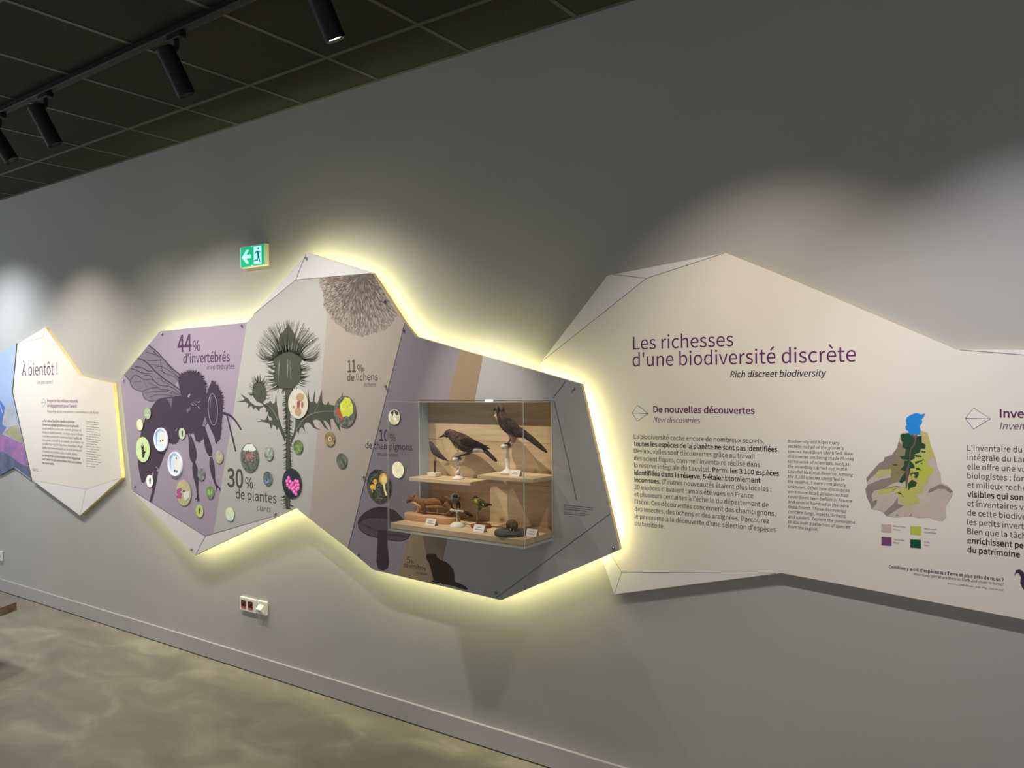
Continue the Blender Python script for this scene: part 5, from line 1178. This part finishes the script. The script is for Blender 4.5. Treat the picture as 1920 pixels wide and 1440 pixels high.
# ------------------------------------------------------------------ wall sockets
plate = mat('socket_white', (240, 236, 226), rough=.35)
red = mat('socket_red', (120, 14, 18), rough=.3); redl = mat('socket_red_lip', (200, 56, 54), rough=.3); redd = mat('socket_red_deep', (66, 4, 8), rough=.4)
yo = -.014
A_ = at(449.5, 1118, yo); B_ = at(480, 1149, yo); C_ = at(449.7, 1143.2, yo)
so = empty('wall_socket', Vector(((A_.x + B_.x) / 2, 0, (A_.z + C_.z) / 2)), 'white double wall socket with two red outlets below the backlit panel', 'socket')
bm = NB(); box(bm, A_.x, B_.x, yo, -.0004, C_.z, A_.z); bevel(bm, .003); obj('cover_plate', bm, plate, so)
W_ = B_.x - A_.x; H_ = A_.z - C_.z
for fx in (.10, .53):
    x0 = A_.x + W_ * fx; x1 = x0 + W_ * .27; z0 = C_.z + H_ * .22; z1 = C_.z + H_ * .78
    bm = NB(); box(bm, x0, x1, yo - .0012, yo + .001, z0, z1); ou = obj('red_outlet', bm, redd, so)
    bm = NB(); box(bm, x0, x1, yo - .004, yo - .0013, z0, z0 + H_ * .10); bevel(bm, .001, 1); obj('outlet_lip', bm, redl, ou)
    bm = NB(); disc_y(bm, (x0 + x1) / 2, z1 - H_ * .14, .003, yo - .006, yo - .0013, n=12); obj('earth_pin', bm, mat('brass_pin', (200, 150, 120), rough=.3, metal=.8), ou)
    bm = NB(); box(bm, x0, x0 + W_ * .02, yo - .003, yo - .0013, z0, z1); box(bm, x1 - W_ * .02, x1, yo - .003, yo - .0013, z0, z1); obj('outlet_frame', bm, red, ou)
A2 = at(482.3, 1125.3, yo); B2 = at(499.3, 1128.6, yo); C2 = at(482.5, 1150.6, yo)
so2 = empty('cable_outlet', Vector(((A2.x + B2.x) / 2, 0, (A2.z + C2.z) / 2)), 'white wall plate with slanted cable spout beside the red double socket', 'socket')
bm = NB(); box(bm, A2.x, B2.x, yo, -.0004, C2.z, A2.z); bevel(bm, .003); obj('cover_plate', bm, plate, so2)
w2 = B2.x - A2.x; h2 = A2.z - C2.z
bm = NB(); xs = (A2.x + w2 * .2, A2.x + w2 * .75)
v = [bm.verts.new((x, yy_, z)) for x in xs for yy_, z in ((yo - .0002, C2.z + h2 * .74), (yo - .024, C2.z + h2 * .46), (yo - .024, C2.z + h2 * .40), (yo - .0002, C2.z + h2 * .06))]
bm.faces.new(v[0:4]); bm.faces.new(v[4:8])
for i in range(4): bm.faces.new((v[i], v[(i + 1) % 4], v[4 + (i + 1) % 4], v[4 + i]))
bmesh.ops.recalc_face_normals(bm, faces=bm.faces); obj('cable_spout', bm, plate, so2)
bm = NB(); disc_y(bm, (xs[0] + xs[1]) / 2, C2.z + h2 * .32, .0025, yo - .0215, yo - .0135, n=10); obj('cable_hole', bm, redd, so2)
A3 = at(3.2, 1034.5, yo); C3 = at(2.6, 1052, yo)
so3 = empty('wall_socket', Vector((A3.x - .04, 0, (A3.z + C3.z) / 2)), 'white wall plate cut by the left edge of the photo above the baseboard', 'socket')
bm = NB(); box(bm, A3.x - .085, A3.x, yo, -.0004, C3.z, A3.z); bevel(bm, .003); obj('cover_plate', bm, plate, so3)
bm = NB(); disc_y(bm, A3.x - .042, (A3.z + C3.z) / 2, .02, yo - .0006, yo + .0004, n=24); obj('outlet_well', bm, mat('socket_grey', (190, 188, 182), rough=.4), so3)

# ------------------------------------------------------------------ bench corner (bottom left)
zt = .40
p0 = atz(31.2, 1129, zt); p1 = atz(0, 1140, zt); e1 = (p1 - p0).normalized(); e3 = Vector((-.97, -.22, 0)).normalized()
ring_ = [p0, p0 + e1 * .55, p0 + e1 * .62 + e3 * .5, p0 + e1 * .38 + e3 * .95, p0 + e3 * .85, p0 + e3 * .5 - e1 * .05]
cen = sum(ring_, Vector()) / 6
ben = empty('bench', Vector((cen.x, cen.y, 0)), 'low wooden bench corner with grey top, cut by the bottom left edge', 'bench')
bm = NB(); T_ = [bm.verts.new((p.x, p.y, zt)) for p in ring_]; B_ = [bm.verts.new((p.x, p.y, zt - .052)) for p in ring_]
bm.faces.new(T_); bm.faces.new(B_)
for i in range(6): bm.faces.new((T_[i], T_[(i + 1) % 6], B_[(i + 1) % 6], B_[i]))
bmesh.ops.recalc_face_normals(bm, faces=bm.faces)
for f in bm.faces: f.material_index = 1 if f.normal.z > .9 else 0
obj('seat', bm, [wood('bench_wood', (142, 118, 92), (104, 84, 64), knots=False), mat('bench_top', (112, 106, 101), rough=.5)], ben)
bm = NB(); T_ = [bm.verts.new(((p.x - cen.x) * .35 + cen.x + e3.x * .1, (p.y - cen.y) * .35 + cen.y, zt - .0525)) for p in ring_]; B_ = [bm.verts.new((v.co.x, v.co.y, .0004)) for v in T_]
bm.faces.new(T_); bm.faces.new(B_)
for i in range(6): bm.faces.new((T_[i], T_[(i + 1) % 6], B_[(i + 1) % 6], B_[i]))
bmesh.ops.recalc_face_normals(bm, faces=bm.faces); obj('base', bm, MATS['bench_wood'], ben)
